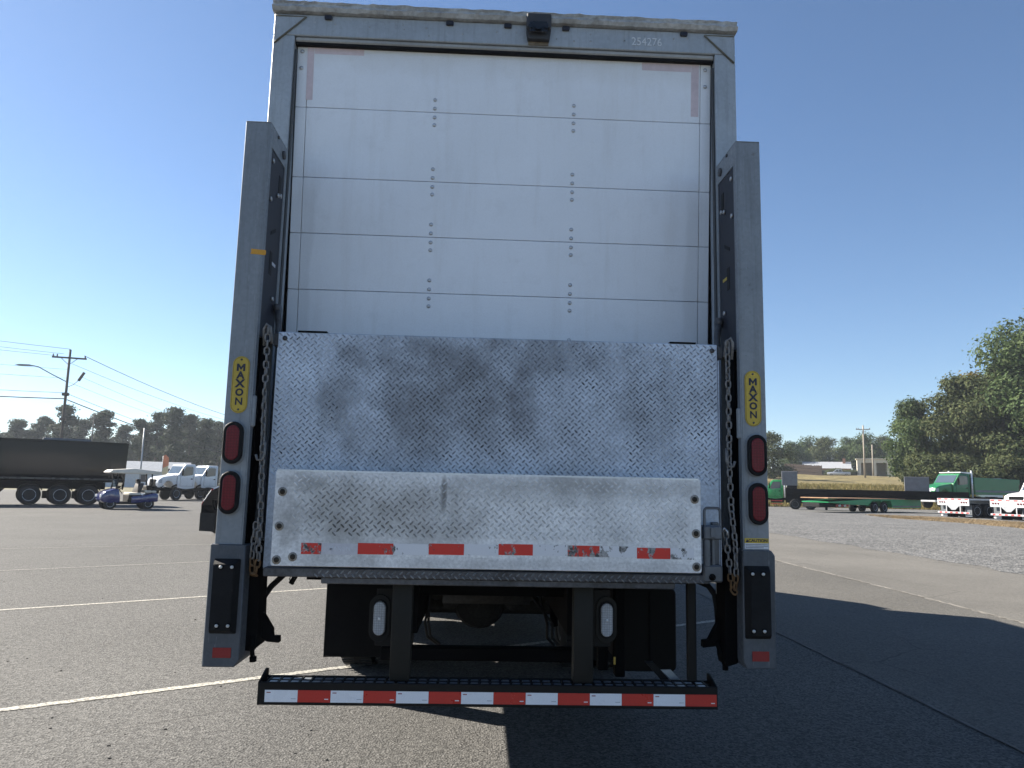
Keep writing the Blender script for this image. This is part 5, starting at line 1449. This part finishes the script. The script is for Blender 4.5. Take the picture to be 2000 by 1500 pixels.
def make_crown(seed, clumps, n, size, mat, name='crown', up_bias=0.3, clump_fill=0.5):
    rng = np.random.default_rng(seed)
    C = np.array([c[0] for c in clumps]); Rr = np.array([c[1] for c in clumps], float)
    w = (Rr[:, 0] * Rr[:, 1] * Rr[:, 2]) ** 0.75; w /= w.sum()
    idx = rng.choice(len(clumps), n, p=w)
    d = rng.normal(size=(n, 3)); d /= np.linalg.norm(d, axis=1)[:, None]
    rad = clump_fill + (1 - clump_fill) * rng.random(n) ** 0.6
    rad *= 1 + 0.16 * rng.normal(size=n)
    P = C[idx] + d * Rr[idx] * rad[:, None]
    nrm = d * 1.5 + rng.normal(size=(n, 3)) * 0.6; nrm[:, 2] += up_bias
    nrm /= np.linalg.norm(nrm, axis=1)[:, None]
    a = np.cross(nrm, rng.normal(size=(n, 3))); a /= np.linalg.norm(a, axis=1)[:, None]
    b = np.cross(nrm, a)
    s = size * rng.uniform(0.55, 1.25, n)[:, None]
    V = np.empty((n, 4, 3))
    V[:, 0] = P - a * s * 0.8; V[:, 1] = P - b * s * 0.45 + nrm * s * 0.08; V[:, 2] = P + a * s * 0.8; V[:, 3] = P + b * s * 0.45 + nrm * s * 0.08
    me = bpy.data.meshes.new(name)
    me.from_pydata(V.reshape(-1, 3).tolist(), [], np.arange(4 * n).reshape(-1, 4).tolist())
    me.materials.append(mat)
    return me
def make_trunk(seed, h, r, tips):
    rnd = random.Random(seed)
    b = MB()
    path = [(0, 0, -0.6)] + [(rnd.uniform(-.02, .02) * h * k / 5, rnd.uniform(-.02, .02) * h * k / 5, h * k / 5) for k in range(1, 6)]
    b.tube(path, r, 8, r * 0.3)
    for tip in tips:
        z = min(h * 0.9, max(h * 0.25, tip[2] - 0.35 * math.hypot(tip[0], tip[1]) - 0.5))
        k = z / h
        b.tube([(0, 0, z), (tip[0] * 0.5, tip[1] * 0.5, (z + tip[2]) / 2 - 0.1), tip], r * 0.38 * (1.1 - k * 0.6), 5, r * 0.08)
    return b.mesh('trunk', M_BARK, 60)
def pine_proto(seed, h=15.0):
    rnd = random.Random(seed); cl = []
    base = h * rnd.uniform(0.30, 0.42)
    n = rnd.randint(13, 17)
    for k in range(n):
        z = base + (h - base) * (k + 0.5) / n
        f = (1 - ((z - base) / (h - base)) ** 1.6)
        rr = 0.5 + 2.6 * f * rnd.uniform(0.45, 1.0)
        a = rnd.uniform(0, 6.28); off = rr * rnd.uniform(0.3, 0.95)
        s = rnd.uniform(0.75, 1.35)
        cl.append(((off * math.cos(a), off * math.sin(a), z), (s * 1.35, s * 1.35, s * 0.75)))
    cl.append(((0, 0, h - 0.4), (0.8, 0.8, 0.9)))
    return make_crown(seed, cl, 4600, 0.34, M_PINE), make_trunk(seed, h - 0.5, 0.24, [c[0] for c in cl[:-1:2]])
def oak_proto(seed, h, rx, mat, n=9000, size=0.36, low=0.12, lobes=26, top=0.35):
    rnd = random.Random(seed); cl = []
    zc = h * (0.5 + low / 2); rz = h * (0.5 - low / 2)
    for k in range(lobes):
        u = rnd.uniform(-1, 1); a = rnd.uniform(0, 6.28)
        rr = math.sqrt(max(0, 1 - u * u)) ** 0.8
        f = rnd.uniform(0.5, 0.88)
        wid = rx * (1.0 - top * max(0, u))
        c = (wid * rr * f * math.cos(a), wid * rr * f * math.sin(a), zc + rz * u * 0.86)
        s = rx * rnd.uniform(0.20, 0.36)
        cl.append((c, (s * 1.15, s * 1.15, s * 0.9)))
    cl.append(((0, 0, zc), (rx * 0.5, rx * 0.5, rz * 0.7)))
    return make_crown(seed, cl, n, size, mat), make_trunk(seed, h * 0.8, 0.02 * h + 0.05, [c[0] for c in cl[:-1:2]])
def plant_tree(name, proto, loc, rz, sc, label, group):
    t = thing(name, label, 'tree', loc, rz, group)
    cr, tr = proto
    link('crown', cr, t, scale=sc); link('trunk', tr, t, scale=sc)
    return t
rnd = random.Random(77)
PINES = [pine_proto(100 + k) for k in range(5)]
def left_trees():
    # distance, bearing tan, height in metres: one pine per row, left to right
    spec = [(-0.75, 13), (-0.71, 12.2), (-0.665, 13.4), (-0.63, 14.6), (-0.60, 15.0), (-0.575, 14.4), (-0.548, 15.2), (-0.52, 13.2), (-0.497, 14.0), (-0.475, 15.8), (-0.452, 15.2), (-0.432, 15.6), (-0.412, 13.6), (-0.392, 14.6), (-0.372, 12.6), (-0.35, 12.8), (-0.33, 13.0), (-0.31, 12.6)]
    where = ['far left by the frame edge', 'at the left frame edge', 'left of the tall pole, outermost', 'left of the tall pole', 'just left of the tall pole', 'directly behind the tall pole', 'right behind the tall pole, taller', 'between the tall pole and the slim pole', 'beside the slim pole', 'just right of the slim pole', 'above the golf cart', 'above the thin light pole', 'right of the thin light pole', 'above the first white cab', 'above the second white cab', 'left of the truck column', 'nearest the truck column', 'partly hidden by the truck column']
    for i, ((tt, h), wh) in enumerate(zip(spec, where)):
        D = 165 + rnd.uniform(-14, 14)
        x = CAM[0] + FX * D + FY * D * tt; y = CAM[1] + FY * D - FX * D * tt
        s = h / 15.0 * rnd.uniform(0.96, 1.04)
        plant_tree('pine_tree', PINES[i % 5], (x, y, 0), rnd.uniform(0, 6.28), (s * 1.15, s * 1.15, s), 'tall hazy pine ' + wh, 'pines along the far left of the yard')
    # lower second growth behind
    low = oak_proto(60, 10.5, 5.0, M_PINE, 7000, 0.38)
    for i, tt in enumerate((-0.74, -0.69, -0.64, -0.59, -0.54, -0.49, -0.44, -0.39, -0.345, -0.30)):
        D = 190 + rnd.uniform(-8, 8)
        x = CAM[0] + FX * D + FY * D * tt; y = CAM[1] + FY * D - FX * D * tt
        plant_tree('broadleaf_tree', low, (x, y, 0), rnd.uniform(0, 6.28), (1.6, 1.6, rnd.uniform(1.12, 1.38)), 'dark lower tree filling the gaps behind the left pines, number %s from the left' % ('one two three four five six seven eight nine ten'.split()[i]), 'lower trees behind the left pines')
left_trees()
def right_trees():
    def at(D, tt): return CAM[0] + FX * D + FY * D * tt, CAM[1] + FY * D - FX * D * tt
    big = oak_proto(201, 24.5, 9.0, M_OAK, 30000, 0.36, 0.03, 52, 0.25)
    x, y = at(98, 0.728)
    plant_tree('oak_tree', big, (x, y, terrain(x, y)), 0.4, (1, 1, 1), 'tallest dark green leafy tree at the right edge', 'trees on the right bank')
    med = oak_proto(202, 16.0, 5.8, M_OLIVE, 19000, 0.31, 0.01, 44, 0.5)
    x, y = at(104, 0.602)
    plant_tree('olive_tree', med, (x, y, terrain(x, y)), 1.2, (1.0, 1.0, 1.02), 'olive green tree with rounded top left of the tallest tree', 'trees on the right bank')
    aut = oak_proto(203, 15.4, 4.6, M_AUT, 13000, 0.30, 0.05, 34, 0.4)
    x, y = at(107, 0.635)
    plant_tree('yellowing_tree', aut, (x, y, terrain(x, y)), 2.0, (1.05, 1.05, 1.14), 'yellowing tree between the olive one and the tallest tree', 'trees on the right bank')
    x, y = at(100, 0.665)
    plant_tree('olive_tree', med, (x, y, terrain(x, y)), 3.1, (1.0, 1.0, 1.08), 'green tree in front of the yellowing one', 'trees on the right bank')
    fir = oak_proto(204, 13.2, 4.8, M_OAK, 16000, 0.29, 0.0, 38, 0.7)
    x, y = at(108, 0.545)
    plant_tree('conical_tree', fir, (x, y, terrain(x, y)), 0.9, (1, 1, 1.0), 'dark conical tree at the left end of the right hand clump', 'trees on the right bank')
    x, y = at(106, 0.688)
    plant_tree('oak_tree', big, (x, y, terrain(x, y)), 2.6, (0.72, 0.72, 0.74), 'green leafy tree tucked behind, just left of the tallest tree', 'trees on the right bank')
    sh = oak_proto(205, 4.4, 3.0, M_OLIVE, 7500, 0.22, 0.0, 24, 0.2)
    for i, (D, tt, lab) in enumerate(((99, 0.555, 'low shrub at the foot of the conical tree'), (97, 0.60, 'low shrub at the foot of the olive tree'), (95, 0.66, 'low shrub below the yellowing tree'), (94, 0.715, 'low shrub at the foot of the tallest tree'), (93, 0.775, 'low shrub at the right frame edge'))):
        x, y = at(D, tt)
        plant_tree('shrub', sh, (x, y, terrain(x, y)), rnd.uniform(0, 6), (1.15, 1.15, 1.0), lab, 'shrubs along the right bank')
    far = [oak_proto(210 + k, 13.0, 6.4, m, 9000, 0.38, 0.0, 36, 0.4) for k, m in enumerate((M_OAK, M_OLIVE, M_OAK))]
    spec = [(215, 0.300, 0.70), (150, 0.352, 0.72), (212, 0.375, 0.80), (222, 0.402, 0.96), (214, 0.428, 0.90), (226, 0.452, 0.98), (210, 0.476, 1.0), (222, 0.500, 1.02), (214, 0.528, 0.86), (224, 0.556, 0.8), (208, 0.585, 0.8)]
    names = ['hidden edge of the truck', 'right beside the truck column', 'low one right of the green tractor', 'behind the grey bulkhead', 'left of the house roof', 'behind the house roof', 'behind the silver pickup', 'behind the weathered pole', 'behind the garage', 'right of the garage', 'next to the conical tree']
    for i, ((D, tt, s), nm) in enumerate(zip(spec, names)):
        x, y = at(D, tt)
        plant_tree('far_tree', far[i % 3], (x, y, terrain(x, y) - 0.3), rnd.uniform(0, 6), (s, s, s), 'distant round tree ' + nm, 'distant trees behind the house')
    for i, (D, tt, s, nm) in enumerate(((194, 0.437, 0.7, 'low shrub in front of the house roof, left'), (194, 0.455, 0.6, 'low shrub in front of the house roof, right'))):
        x, y = at(D, tt)
        plant_tree('shrub', sh, (x, y, terrain(x, y)), rnd.uniform(0, 6), (s * 1.6, s, s * 0.62), nm, 'shrubs along the right bank')
right_trees()

# ------------------------------------------------------------------ the air
def haze():
    m = bpy.data.materials.new('air_haze'); m.use_nodes = True
    nt = m.node_tree; nt.nodes.remove(nt.nodes['Principled BSDF'])
    v = nt.nodes.new('ShaderNodeVolumePrincipled')
    v.inputs['Color'].default_value = (0.80, 0.88, 1.0, 1)
    v.inputs['Density'].default_value = HAZE
    v.inputs['Anisotropy'].default_value = 0.25
    nt.links.new(v.outputs[0], nt.nodes['Material Output'].inputs['Volume'])
    o = MB().box(-1600, 1600, -400, 2000, -1.2, 34).build('haze', m, kind='stuff', label='thin pale haze in the air over the whole yard', cat='haze')
HAZE = 0.0003
haze()
